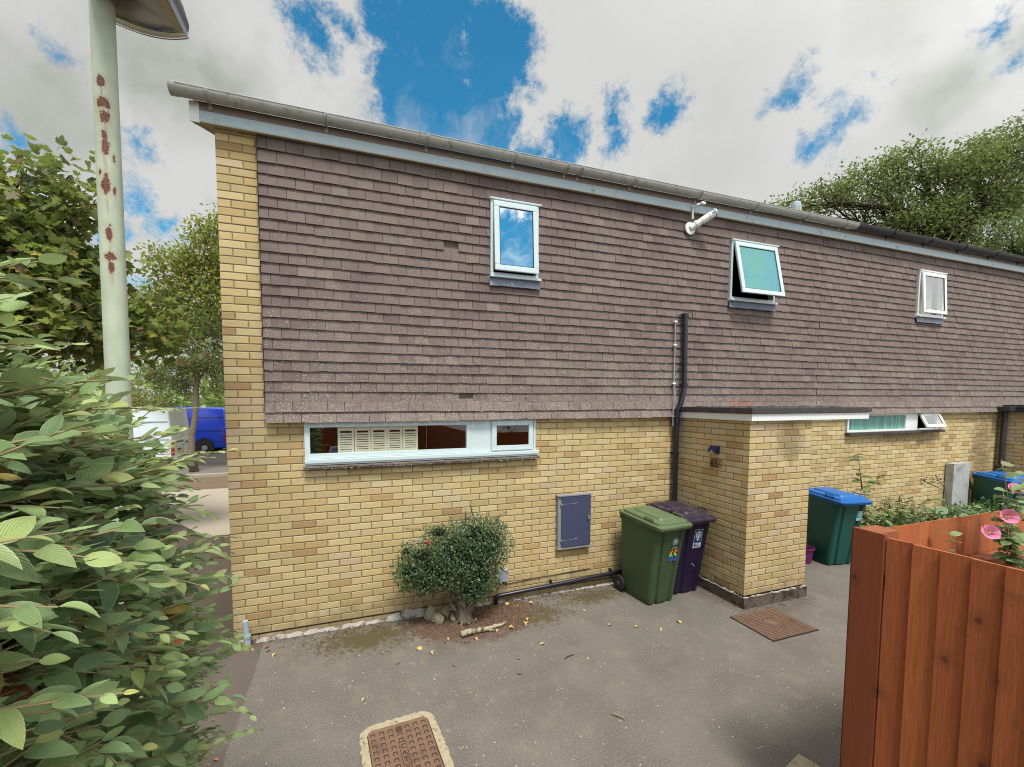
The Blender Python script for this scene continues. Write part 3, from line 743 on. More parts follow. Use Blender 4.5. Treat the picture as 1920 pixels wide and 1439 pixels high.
# ================================================================== TILE HANGING
TT = [(.200, .146, .134), (.190, .138, .128), (.208, .155, .138), (.184, .132, .124), (.216, .162, .142), (.176, .124, .118)]
def tile_hanging(x0, x1, holes, gutter_side, parent, seed, special=()):
    rr = random.Random(seed); mb = MB(); N = 26; g0 = 2.225; ga = .1045; tw = .165
    # dark underlay, so gaps read dark
    us = sorted({x0, x1} | {h[0] for h in holes} | {h[1] for h in holes}); zs = sorted({2.26, 4.99} | {h[2] for h in holes} | {h[3] for h in holes})
    for i in range(len(us)-1):
        for j in range(len(zs)-1):
            uc, zc = (us[i]+us[i+1])/2, (zs[j]+zs[j+1])/2
            if any(h[0] < uc < h[1] and h[2] < zc < h[3] for h in holes): continue
            mb.add([(us[i], -.006, zs[j]), (us[i+1], -.006, zs[j]), (us[i+1], -.006, zs[j+1]), (us[i], -.006, zs[j+1])], [(0, 1, 2, 3)], 0, (.10, .068, .062))
    for k in range(N):
        zb = g0+k*ga; zt = zb+ga+.035
        if k == N-1: zb += .02; zt = 5.02
        wavephase = rr.uniform(0, 6.28)
        kick = .050 if k == 0 else (.028 if k == 1 else .0)
        u = x0 - (tw/2 if k % 2 else 0)
        while u < x1-.01:
            a, b = max(u+.0020, x0), min(u+tw-.0020, x1)
            u += tw
            if b-a < .02: continue
            skip = False
            for sx, sz, kind in special:
                if a < sx < b and zb < sz < zb+ga:
                    skip = kind
            if skip == 'gone': 
                continue
            segs = [(a, b, zb, zt)]
            for h in holes:
                if h[2] < zb+ga*.5 < h[3] or (h[2] < zb+.01 < h[3]):
                    ns = []
                    for s0, s1, q0, q1 in segs:
                        if h[1] <= s0 or h[0] >= s1: ns.append((s0, s1, q0, q1)); continue
                        if h[0]-s0 > .01: ns.append((s0, h[0], q0, q1))
                        if s1-h[1] > .01: ns.append((h[1], s1, q0, q1))
                    segs = ns
            for s0, s1, q0, q1 in segs:
                base = rr.choice(TT); f = rr.uniform(.74, .87)
                if k == N-1: f *= .8  # top row darker: eaves shadow painted into its tone
                c = tuple(q*f for q in base)
                if skip == 'red': c = (.20, .085, .065)
                if rr.random() < .05: c = tuple(q*1.22 for q in c)
                dz = rr.uniform(-.0022, .0022) + .003*math.sin(s0*2.1+wavephase); tl = rr.uniform(-.0015, .0015); out = rr.uniform(-.0025, .0035)
                if rr.random() < .02: tl += rr.choice((-.007, .007))
                yb = -(.034+kick+out); yt = -(.0135+kick*.35)
                th = .0095
                v = [(s0, yb, q0+dz-tl), (s1, yb, q0+dz+tl), (s1, yt, q1), (s0, yt, q1),
                     (s0, yb+th, q0+dz-tl), (s1, yb+th, q0+dz+tl), (s1, yt+th, q1), (s0, yt+th, q1)]
                mb.add(v, [(0, 1, 2, 3), (0, 4, 5, 1), (0, 3, 7, 4), (1, 5, 6, 2)], 0, c)
    return mb.build('tile_hanging', 'tile', parent, fix=False)
H1 = [(2.70, 3.31, 3.875, 4.735), (6.29, 7.18, 3.88, 4.72)]
H2 = [(10.59, 11.35, 3.93, 4.71)]
tile_hanging(.352, 8.2, H1, 0, house, 3, [(2.42, 2.52, 'gone'), (2.2, 4.21, 'gone'), (2.42, 4.0, 'x'), (1.0, 4.6, 'x'), (6.4, 2.36, 'red'), (6.55, 2.36, 'red'), (6.7, 2.36, 'red'), (6.86, 2.36, 'red')])
tile_hanging(8.2, 16.4, H2, 0, nhouse, 5, [])
mb = MB(); mb.box(.3475, -.046, 2.255, .3515, -.002, 4.95); mb.build('edge_trim', 'bitumen', house)

# ================================================================== ROOF LINE
PIT = .42
def roofline(x0, x1, parent, gutter_mat, brackets, endcap=False, fas='fascia'):
    mb = MB()
    mb.box(x0, -.066, EAVE, x1, -.044, EAVE+.165, 0)            # fascia board
    mb.box(x0, -.070, EAVE-.006, x1, -.060, EAVE+.004, 1)
    mb.box(x0, -.043, EAVE+.002, x1, .0, EAVE+.012, 1)          # narrow soffit
    mb.box(x0, -.0675, EAVE+.10, x1, -.0665, EAVE+.165, 2)  # dark band below the gutter: its shadow put in as colour
    mb.build('fascia', [fas, 'soffit', 'fascia_shaded'], parent)
    x0 = x0-.13 if endcap else x0
    # half round gutter, open at the top
    go = MB(); r, cy, cz = .068, -.140, EAVE+.215; n = 14
    v = []; f = []
    for rr_ in (r, r-.004):
        for xx in (x0, x1):
            for i in range(n+1):
                an = math.pi + math.pi*i/n
                v.append((xx, cy+rr_*math.cos(an), cz+rr_*math.sin(an)))
    m_ = n+1
    for i in range(n):
        f.append((i, i+1, m_+i+1, m_+i)); f.append((2*m_+i, 2*m_+i+1, 3*m_+i+1, 3*m_+i))
    for a in (0, n): f.append((a, m_+a, 3*m_+a, 2*m_+a))
    go.add(v, f)
    go.tube([(x0, cy-r, cz), (x1, cy-r, cz)], .005, 6)
    if endcap:
        poly = [(cy+(r+.004)*math.cos(math.pi+math.pi*i/n), cz+(r+.004)*math.sin(math.pi+math.pi*i/n)) for i in range(n+1)]
        go.prism(poly, x0-.012, x0+.045, 'x')
    go_ = go.build('gutter', gutter_mat, parent, smooth='auto')
    for bx in brackets:
        bk = MB()
        pts = [(bx, cy+(r+.005)*math.cos(math.pi+math.pi*i/10), cz+(r+.005)*math.sin(math.pi+math.pi*i/10)) for i in range(11)]
        for d_ in (-.012, 0, .012): bk.tube([(q[0]+d_, q[1], q[2]) for q in pts], .004, 6)
        bk.box(bx-.015, -.076, cz-.10, bx+.015, -.068, cz+.0, 0, ch=.002)
        bk.build('bracket', gutter_mat, go_)
    x0 = x0+.13 if endcap else x0
    # pitched roof behind
    rf = MB(); rf.add([(x0, -.07, EAVE+.175), (x1, -.07, EAVE+.175), (x1, 4.0, EAVE+.175+4.07*PIT), (x0, 4.0, EAVE+.175+4.07*PIT), (x1, 8.1, EAVE+.175), (x0, 8.1, EAVE+.175)],
                      [(0, 1, 2, 3), (3, 2, 4, 5)])
    rf.build('roof', 'rooftile', parent)
roofline(-.155, 8.2, house, 'gutter', [-.01, .98, 1.97, 2.96, 3.62, 3.80, 4.55, 5.6, 6.6, 7.6], True)
roofline(8.2, 8.72, nhouse, 'gutter', [8.45])
roofline(8.72, 16.4, nhouse, 'gutter_dark', [9.6, 10.6, 11.6, 12.6, 13.6])
# verge: box end, barge board and soffit climbing the gable
mb = MB(); e = EAVE
mb.prism([(-.066, e-.012), (4.0, e-.012+4.066*PIT), (4.0, e+.165+4.066*PIT), (-.066, e+.165)], -.175, -.157, 'x', 0)
mb.box(-.178, -.073, e-.014, -.100, -.0665, e+.165, 0)
mb.add([(-.157, -.064, e+.001), (-.0005, -.064, e+.001), (-.0005, 4.0, e+.001+4.064*PIT), (-.157, 4.0, e+.001+4.064*PIT)], [(0, 1, 2, 3)], 1)
mb.prism([(8.1, e-.012), (4.0, e-.012+4.066*PIT), (4.0, e+.165+4.066*PIT), (8.1, e+.165)], -.175, -.157, 'x', 0)
vg = mb.build('barge_board', ['upvc_white', 'soffit'], house)
gp = MB(); gp.add([(-.001, 0.0, 4.875), (-.001, 8, 4.875), (-.001, 8, 5.0), (-.001, 4, 5.0+4*PIT), (-.001, 0, 5.0)], [(0, 1, 2, 3, 4)]); gp.build('gable_peak', 'house_back', house)
# pale mortar fillet where wall meets ground
mb = MB(); n = 150; v = []
for i in range(n+1):
    x = -.01+5.5*i/n; h = .022+.016*abs(math.sin(i*.7))+jit(.006); dd = .016+.02*random.random()
    if x > 2.05: h *= .55
    if 1.5 < x < 1.98: h += .055*math.sin((x-1.5)/.48*math.pi); dd += .02
    v += [(x, -.008, h), (x, -.008-dd, -.001)]
mb.add(v, [(2*i, 2*i+1, 2*i+3, 2*i+2) for i in range(n)]); mb.build('mortar_fillet', 'white_mortar', house)
# black damp course line one brick up
mb = MB(); mb.box(.0, -.0035, .0715, 5.48, .002, .0775); mb.build('damp_course', 'black', house)

# ================================================================== WINDOWS
def frame_bars(mb, x0, x1, z0, z1, w, y0, y1, m=0, ch=.003):
    mb.box(x0, y0, z0, x1, y1, z0+w, m, ch=ch); mb.box(x0, y0, z1-w, x1, y1, z1, m, ch=ch)
    mb.box(x0, y0, z0+w, x0+w, y1, z1-w, m, ch=ch); mb.box(x1-w, y0, z0+w, x1, y1, z1-w, m, ch=ch)
def room(x0, x1, z0, z1, parent, depth=1.2, mat='dark', name='reveal'):
    mb = MB()
    a = [(x0, .03, z0), (x1, .03, z0), (x1, .03, z1), (x0, .03, z1)]
    b = [(x0-.2, depth, z0-.5), (x1+.2, depth, z0-.5), (x1+.2, depth, z1+.2), (x0-.2, depth, z1+.2)]
    mb.add(a+b, [(4, 5, 6, 7), (0, 1, 5, 4), (1, 2, 6, 5), (2, 3, 7, 6), (3, 0, 4, 7)])
    return mb.build(name, mat, parent)
def window_root(parent, mb, mats, label=None):
    o = mb.build('window', mats, parent)
    if label: o['label'] = label
    return o
# --- long low window of number 65
x0, x1, z0, z1 = .70, 3.30, 1.845, 2.222
mb = MB()
frame_bars(mb, x0, 2.475, z0, z1, .052, -.022, .03)
mb.box(2.477, -.016, z0, 2.715, .03, z1, ch=.003)
frame_bars(mb, 2.717, 3.275, z0, z1, .022, -.012, .03)
frame_bars(mb, 2.732, 3.262, z0+.012, z1-.012, .058, -.032, -.0125, ch=.006)
mb.box(3.2755, -.020, z0-.005, 3.30, .03, z1, ch=.003)
mb.box(x0-.0, -.062, z0-.042, 3.325, .03, z0-.002, ch=.006)          # white sill
mb.box(x0-.0, -.048, z0-.062, 3.320, .03, z0-.044, ch=.004)
w1 = window_root(house, mb, 'upvc')
mb = MB(); mb.box(.752, -.006, z0+.05, 2.424, -.001, z1-.05); mb.box(2.789, -.022, z0+.069, 3.205, -.017, z1-.069); mb.build('pane', 'glass', w1)
room(.72, 3.28, z0+.02, z1-.02, w1, 1.6)
# tile sill under it: two courses of plain tiles
mb = MB(); u = .685
while u < 3.33:
    e = min(u+.165, 3.335); c = tuple(q*random.uniform(.85, 1.15) for q in random.choice(TT)); t = jit(.002)
    for zt_, yo in ((z0-.064, -.078), (z0-.079, -.070)):
        v = [(u+.001, yo+t, zt_-.020), (e-.001, yo+t, zt_-.020), (e-.001, yo+t, zt_-.006), (u+.001, yo+t, zt_-.006), (u+.001, .0, zt_-.006), (e-.001, .0, zt_-.006), (u+.001, 0, zt_-.020), (e-.001, 0, zt_-.020)]
        mb.add(v, [(0, 1, 2, 3), (3, 2, 5, 4), (0, 6, 7, 1), (0, 3, 4, 6), (1, 7, 5, 2)], 0, (c[0]*.72, c[1]*.78, c[2]*.75))
    u = e
for i in range(150):
    s = random.uniform(.004, .011); bm = bmesh.new(); bmesh.ops.create_icosphere(bm, subdivisions=1, radius=s)
    mb.bm(bm, 0, (.20, .15, .12), Matrix.Translation((random.uniform(.69, 3.33), -.071+jit(.006), z0-.100+jit(.005))))
mb.build('tile_sill', 'tile', w1)
# plantation shutters behind the glass
mb = MB()
def shutter(xa, xb):
    za, zb = z0+.03, z1-.02
    st = .024
    mb.box(xa, .012, za, xa+st, .034, zb, ch=.003); mb.box(xb-st, .012, za, xb, .034, zb, ch=.003)
    mb.box(xa+st, .012, zb-.075, xb-st, .034, zb); mb.box(xa+st, .012, za, xb-st, .034, za+.03)
    zz = za+.042
    while zz < zb-.085:
        mb.box(xa+st, .013, zz-.009, xb-st, .019, zz+.009)
        zz += .0255
xa = 1.02
for w_ in (.17, .17, .17, .17, .17): shutter(xa, xa+w_-.004); xa += w_
sh = mb.build('shutter', 'shutter', w1)
sh['label'] = 'cream slatted shutters behind the glass'
mb = MB(); mb.box(.74, .04, z0-.02, 3.26, .30, z0+.012); mb.build('inner_sill', 'upvc_white', w1)
# things standing on the inside sill
def lathe_thing(name, label, cat, loc, prof, mat):
    mb = MB(); mb.lathe(prof, 16); o = mb.build(name, mat, None, smooth='auto'); o.location = loc; tag(o, label, cat); return o
lathe_thing('bowl', 'small dark round dish on the sill inside the long ground floor window', 'bowl', (1.33, .16, z0+.012), [(0, 0), (.03, 0), (.045, .03), (.048, .055), (.044, .055), (.04, .03), (0, .008)], 'slate')
lathe_thing('ornament', 'brown domed ornament on the window sill in front of the shutters', 'ornament', (1.72, .15, z0+.012), [(0, 0), (.05, 0), (.055, .01), (.02, .02), (.03, .035), (.028, .055), (.01, .065), (0, .066)], 'bark')

# --- upstairs windows
def sash_window(name_parent, x0, x1, z0, z1, tilt, glass, mat, fw=.045, lead=True, curtain=None, label=None, over=0.0, push=0.0, sx=None):
    mb = MB(); yf = -.055
    frame_bars(mb, x0, x1, z0, z1, fw*.75, yf, .02)
    mb.box(x0-.012, yf-.035, z0-.028, x1+.025, .0, z0-.001, ch=.004)                      # sill
    mb.box(x0-.01, yf-.018, z1+.001, x1+.03, .0, z1+.018, 0, ch=.003)                      # head drip
    o = window_root(name_parent, mb, [mat], label)
    room(x0+.03, x1-.03, z0+.03, z1-.03, o, .9)
    # sash, hinged along its top edge
    sx0, sx1, sz0, sz1 = x0+.028-over, x1-.028+over, z0+.035-over, z1-.022
    if sx: sx0, sx1, sz1 = sx[0], sx[1], z1+.06
    s = MB(); H = sz1-sz0
    frame_bars(s, sx0, sx1, -H, 0, .062, -.030, .0, ch=.010)
    so = s.build('sash', mat, o); so.location = (0, yf-.002-push, sz1); so.rotation_euler = (-tilt, 0, 0)
    gm = MB(); gm.box(sx0+.060, -.018, -H+.060, sx1-.060, -.012, -.060); go = gm.build('pane', glass, so)
    bead = MB(); frame_bars(bead, sx0+.0625, sx1-.0625, -H+.0625, -.0625, .006, -.024, -.0185, ch=0)
    bead.build('bead', 'black', so)
    if curtain:
        c = MB(); n = 40; v = []
        for i in range(n+1):
            xx = x0+.04+(x1-x0-.08)*i/n; yy = .10+.018*math.sin(i*1.3)+.006*math.sin(i*3.1)
            v += [(xx, yy, z0), (xx, yy, z1)]
        c.add(v, [(2*i, 2*i+2, 2*i+3, 2*i+1) for i in range(n)]); c.build('curtain', curtain, o)
    if lead:
        l = MB(); n = 14; v = []
        for i in range(n+1):
            xx = x0-.015+(x1-x0+.035)*i/n
            v += [(xx, -.052, z0-.030), (xx, -.060+jit(.003), z0-.075+jit(.002)), (xx, -.064+jit(.003), z0-.120+jit(.004))]
        l.add(v, [(3*i+q, 3*i+3+q, 3*i+4+q, 3*i+1+q) for i in range(n) for q in (0, 1)])
        l.build('lead_flashing', 'lead', o)
    return o
sash_window(house, 2.705, 3.305, 3.885, 4.725, R(3.5), 'glass_sky', 'upvc', label='tall window slightly ajar reflecting blue sky')
w2 = sash_window(house, 6.30, 7.17, 3.89, 4.70, R(11.5), 'glass_obs', 'upvc', label='window with frosted glass, its blue reflection painted in, propped wide open')
w2.children
sash_window(nhouse, 10.60, 11.34, 3.94, 4.70, R(3.5), 'glass', 'upvc_white', curtain='net', label='narrow open window with a net curtain')
# --- low window of the next house
x0, x1, z0, z1 = 8.99, 11.50, 1.915, 2.225
mb = MB()
frame_bars(mb, x0, 10.56, z0, z1, .035, -.02, .03)
mb.box(10.562, -.018, z0, 10.86, .03, z1, ch=.003)
frame_bars(mb, 10.862, x1, z0, z1, .03, -.012, .03)
w3 = window_root(nhouse, mb, 'upvc_white')
mb = MB(); mb.box(x0+.033, -.004, z0+.033, 10.527, .0, z1-.033); mb.build('pane', 'glass_clear', w3)
mb = MB(); mb.box(x0-.03, -.075, z0-.045, x1+.10, .02, z0-.002, ch=.005); mb.build('sill', 'bitumen', w3)
s = MB(); H = z1-z0-.03; frame_bars(s, 10.88, 11.46, -H, 0, .055, -.03, 0, ch=.008)
so = s.build('sash', 'upvc_white', w3); so.location = (0, -.014, z1-.01); so.rotation_euler = (-R(26), 0, 0)
gm = MB(); gm.box(10.93, -.018, -H+.05, 11.41, -.012, -.05); gm.build('pane', 'glass', so)
room(x0+.02, x1-.02, z0+.02, z1-.02, w3, .9)
c = MB(); v = []; n = 90
for i in range(n+1):
    xx = x0+.03+(10.53-x0-.04)*i/n; yy = .035+.020*math.sin(i*1.1)+.008*math.sin(i*2.7); v += [(xx, yy, z0), (xx, yy, z1)]
c.add(v, [(2*i, 2*i+2, 2*i+3, 2*i+1) for i in range(n)]); c.build('curtain', 'curtain', w3)

# ================================================================== WALL FITTINGS
# overflow/boiler flue under the eaves
t = thing('flue', 'white boiler flue pipe poking out of the tiles under the gutter', 'flue', (5.556, -.045, 4.765))
mb = MB(); mb.lathe([(0, -.018), (.080, -.018), (.086, -.006), (.086, .0), (.0, .0)], 28, axis='y'); mb.build('wall_collar', 'upvc_white', t, smooth='auto')
ax = Vector((.58, -.38, .40)).normalized(); L = .30
mb = MB(); mb.tube([Vector((0, 0, 0)), ax*L*.55, ax*L*.56, ax*L*.98], [.045, .045, .049, .049], 24)
mb.tube([ax*L*.30-ax*.012, ax*L*.30+ax*.012], .053, 24); mb.tube([ax*L*.9, ax*L*.92], .054, 24); mb.build('flue_pipe', 'upvc_white', t, smooth='auto')
mb = MB()
for i in range(7):
    an = i/7*6.283; e1 = ax.orthogonal().normalized(); e2 = ax.cross(e1); q = (e1*math.cos(an)+e2*math.sin(an))*.043
    mb.tube([ax*L*.98+q, ax*L*1.2+q*.8], .006, 6)
mb.tube([ax*L*1.2-ax*.008, ax*L*1.2+ax*.008], .050, 20); mb.build('flue_terminal', 'upvc_white', t, smooth='auto')
t2 = thing('camera_bracket', 'white bracket with small arm fixed under the fascia beside the flue', 'bracket', (5.56, -.075, EAVE+.02)); t2.scale = (.7, .7, .8)
mb = MB(); mb.box(-.012, -.02, -.15, .018, .006, .06, ch=.003); mb.tube([(0, -.01, .02), (.02, -.10, .05), (.12, -.14, .07)], .016, 10); mb.box(.06, -.17, .05, .16, -.12, .085, ch=.01)
mb.build('arm', 'upvc_white', t2, smooth='auto')
# soil pipe with swan neck
t = thing('soil_pipe', 'black plastic soil pipe with an offset bend running up the corner by the porch', 'pipe', (0, 0, 0))
mb = MB()
mb.tube([(5.395, -.075, .0), (5.395, -.075, 2.26)], .035, 16)
mb.tube([(5.395, -.075, 2.22), (5.395, -.078, 2.30), (5.43, -.098, 2.40), (5.478, -.098, 2.56), (5.492, -.095, 2.64)], .034, 16)
mb.tube([(5.492, -.095, 2.60), (5.484, -.085, 3.62)], .034, 16)
mb.build('pipe', 'pipe', t, smooth='auto')
for x_, y_, z_, r_ in ((5.395, -.075, 2.16, .046), (5.395, -.075, 2.26, .045), (5.492, -.095, 2.66, .045), (5.395, -.075, 1.72, .042), (5.49, -.092, 2.95, .042), (5.484, -.085, 3.60, .042), (5.395, -.075, .9, .042)):
    mb = MB(); mb.tube([(x_, y_, z_-.022), (x_, y_, z_+.022)], r_, 16)
    mb.box(x_-.075, y_+.012, z_-.008, x_-.03, y_+.03, z_+.010); mb.build('collar', 'pipe', t, smooth='auto')
t = thing('overflow_pipe', 'thin grey wastepipe with white clips beside the black soil pipe', 'pipe', (0, 0, 0))
mb = MB(); mb.tube([(5.34, -.062, 3.50), (5.345, -.062, 2.62), (5.34, -.09, 2.52), (5.315, -.095, 2.38), (5.325, -.072, 2.24), (5.34, -.068, 2.10)], .0095, 8); mb.build('pipe', 'boxgrey', t, smooth='auto')
for z_ in (3.51, 3.20, 2.68): mb = MB(); mb.box(5.318, -.075, z_-.012, 5.366, -.048, z_+.012, ch=.004); mb.build('clip', 'upvc_white', t)
mb = MB(); mb.tube([(5.53, -.05, 3.62), (5.60, -.075, 3.66), (5.62, -.08, 3.60), (5.60, -.08, 3.57)], .007, 8)
tag(mb.build('pipe_stub', 'black', None, smooth='auto'), 'small hooked black pipe end sticking out of the tiles above the soil pipe', 'pipe')
# electricity meter cupboard
t = thing('meter_box', 'slate blue metal meter cupboard with silver lock on the brick wall', 'meter box', (3.60, 0, .58))
mb = MB(); mb.box(0, -.055, 0, .475, -.003, .68, ch=.004); mb.box(-.01, -.075, .668, .487, -.003, .684, ch=.003); mb.box(-.006, -.068, -.010, .482, -.003, .004, ch=.002); mb.build('case', 'boxgrey', t)
mb = MB(); mb.box(.045, -.070, .022, .462, -.056, .655, ch=.003); dr = mb.build('door', 'slate', t)
mb = MB(); mb.box(.418, -.082, .35, .432, -.071, .42, ch=.003); mb.tube([(.425, -.085, .40), (.425, -.095, .36)], .007, 8); mb.build('lock', 'chrome', dr, smooth='auto')
for z_ in (.09, .55):
    mb = MB(); mb.box(.052, -.0735, z_+.018, .21, -.0705, z_+.021); mb.tube([(.22, -.072, z_+.02), (.26, -.072, z_+.026)], .004, 6); mb.box(.03, -.074, z_-.0, .05, -.05, z_+.03, ch=.003); mb.build('hinge', 'boxgrey', dr)
# small junction box with cables
t = thing('junction_box', 'pale grey cable junction box low on the brick wall right of the shrub', 'junction box', (2.80, 0, .255))
mb = MB(); mb.box(0, -.045, 0, .138, -.003, .150, ch=.005); mb.build('case', 'boxlt', t)
mb = MB(); mb.tube([(.045, -.025, .0), (.04, -.02, -.05), (-.02, -.012, -.10), (-.16, -.010, -.125), (-.5, -.010, -.15)], .0045, 6)
mb.tube([(.075, -.025, .0), (.08, -.018, -.03), (.12, -.010, -.045), (.5, -.008, -.028), (1.3, -.008, -.005)], .0045, 6); mb.build('cable', 'black', t, smooth='auto')
# waste pipe along the wall foot
t = thing('waste_pipe', 'black waste pipe running low along the wall towards the green bin', 'pipe', (0, 0, 0))
mb = MB(); mb.tube([(2.775, -.052, -.01), (2.775, -.052, .065), (2.785, -.052, .088), (2.81, -.052, .098), (4.55, -.052, .165)], .026, 14); mb.build('pipe', 'pipe', t, smooth='auto')
for x_ in (3.52, 4.40): mb = MB(); mb.tube([(x_-.012, -.052, .126+(x_-3.52)*.0385), (x_+.012, -.052, .126+(x_-3.52)*.0385)], .032, 14); mb.box(x_-.008, -.052, .15+(x_-3.52)*.0385, x_+.008, -.004, .185+(x_-3.52)*.0385); mb.build('clip', 'pipe', t, smooth='auto')
mb = MB(); mb.tube([(2.775, -.052, .05), (2.775, -.052, .075)], .031, 14); mb.build('pipe_joint', 'pipe', t, smooth='auto')
# grey-blue pipe stub at the wall corner
t = thing('pipe_stub', 'short grey blue plastic tube stub standing at the foot of the left wall corner', 'pipe', (.135, -.085, 0))
mb = MB(); mb.tube([(0, 0, -.01), (0, 0, .10), (-.004, 0, .12), (-.012, .0, .27)], [.03, .03, .027, .026], 14); mb.tube([(0, 0, .095), (0, 0, .125)], .034, 14); mb.build('tube', 'boxlt', t, smooth='auto')
# solar wall light and number plate on the left face of the porch
t = thing('wall_light', 'small dark blue wedge shaped wall light above the number 65', 'wall light', (5.4925, -.650, 1.787))
mb = MB(); poly = [(-.004, .0), (-.004, .095), (-.045, .098), (-.085, .050), (-.080, .018), (-.035, .0)]
mb.prism(poly, -.050, .050, 'y'); mb.build('housing', 'navy', t)
mb = MB(); mb.add([(-.082, -.035, .022), (-.082, .035, .022), (-.046, .035, .001), (-.046, -.035, .001)], [(0, 1, 2, 3)]); mb.add([(-.0835, -.02, .040), (-.0835, .01, .040), (-.0835, .01, .030), (-.0835, -.02, .030)], [(0, 1, 2, 3)])
o = mb.build('lens', 'upvc_white', t); o.location = (-.004, 0, -.001)
t = thing('number_plate', 'clear plate with black number 65 on the left face of the porch', 'sign', (5.4925, -.655, 1.665))
mb = MB(); mb.box(-.014, -.088, -.060, -.009, .088, .066, ch=.002); mb.build('plate', 'plate', t)
RY = Matrix.Rotation(-math.pi/2, 4, 'Z')
text_mesh('65', .145, .0015, 'numeral', 'black', t, Matrix.Translation((-.017, .018, -.050)) @ RY @ FACE_Y, 0, .82)
for y_ in (-.078, .078): mb = MB(); mb.lathe([(0, -.019), (.005, -.019), (.006, -.015), (0, -.014)], 10, axis='x', o=(0, y_, .01)); mb.build('screw', 'chrome', t)
# vent panel and bits on the next house wall
t = thing('leaning_slab', 'pale grey slab leaning upright against the brick wall among the plants', 'slab', (11.83, 0, 0))
mb = MB(); mb.box(0, -.13, .0, .52, -.012, 1.27, ch=.006); mb.build('panel', 'conc_grey', t)
mb = MB(); mb.box(12.50, -.10, .0, 12.53, -.085, .72); tag(mb.build('garden_cane', 'bark', None), 'thin brown stick leaning on the wall right of the grey slab', 'stick')
# down pipe at the next porch
t = thing('drainpipe', 'black drainpipe with hopper gutter at the far corner of the terrace wall', 'pipe', (0, 0, 0))
mb = MB(); mb.tube([(13.50, -.10, 0), (13.50, -.10, 2.22)], .042, 14); mb.box(13.30, -.24, 2.235, 13.6, -.04, 2.33, ch=.01); mb.box(13.38, -.14, 1.1, 13.60, -.06, 1.16, ch=.01); mb.build('pipe', 'gutter_dark', t, smooth='auto')
# roof flue
t = thing('roof_vent', 'pale pipe vent standing on the roof behind the gutter', 'vent', (8.99, 1.0, 5.50))
mb = MB(); mb.lathe([(.075, 0), (.075, .36), (.085, .36), (.085, .50), (.07, .56), (.03, .585), (0, .59)], 20)
for i in range(14):
    an = i/14*6.283; mb.box(.084*math.cos(an)-.004, .084*math.sin(an)-.004, .40, .084*math.cos(an)+.004, .084*math.sin(an)+.004, .48)
mb.build('pipe', 'boxlt', t, smooth='auto')

# ================================================================== WHEELIE BINS
def rrect(w, d, r, n=5, front_in=0.0):
    """rounded rectangle ring, counter-clockwise, optional recess in the front (-y) face"""
    pts = []
    for cx, cy, a0 in ((w/2-r, d/2-r, 0), (-w/2+r, d/2-r, 90), (-w/2+r, -d/2+r, 180), (w/2-r, -d/2+r, 270)):
        for i in range(n+1):
            a = R(a0+90*i/n); pts.append((cx+r*math.cos(a), cy+r*math.sin(a)))
        if a0 == 180 and front_in >= 0:
            q = w/2-r
            for fx, fy in ((-q+.035, 0), (-q+.05, front_in), (-q+.085, front_in), (-q+.10, 0), (q-.10, 0), (q-.085, front_in), (q-.05, front_in), (q-.035, 0)):
                pts.append((fx, -d/2+fy))
    return pts
def loft(mb, rings, m=0, cap0=True, cap1=True):
    n = len(rings[0][0]); v = [(x, y+oy, z) for pts, z, oy in rings for x, y in pts]
    f = [(i*n+k, i*n+(k+1) % n, (i+1)*n+(k+1) % n, (i+1)*n+k) for i in range(len(rings)-1) for k in range(n)]
    if cap0: f.append(tuple(range(n-1, -1, -1)))
    if cap1: f.append(tuple((len(rings)-1)*n+k for k in range(n)))
    mb.add(v, f, m)
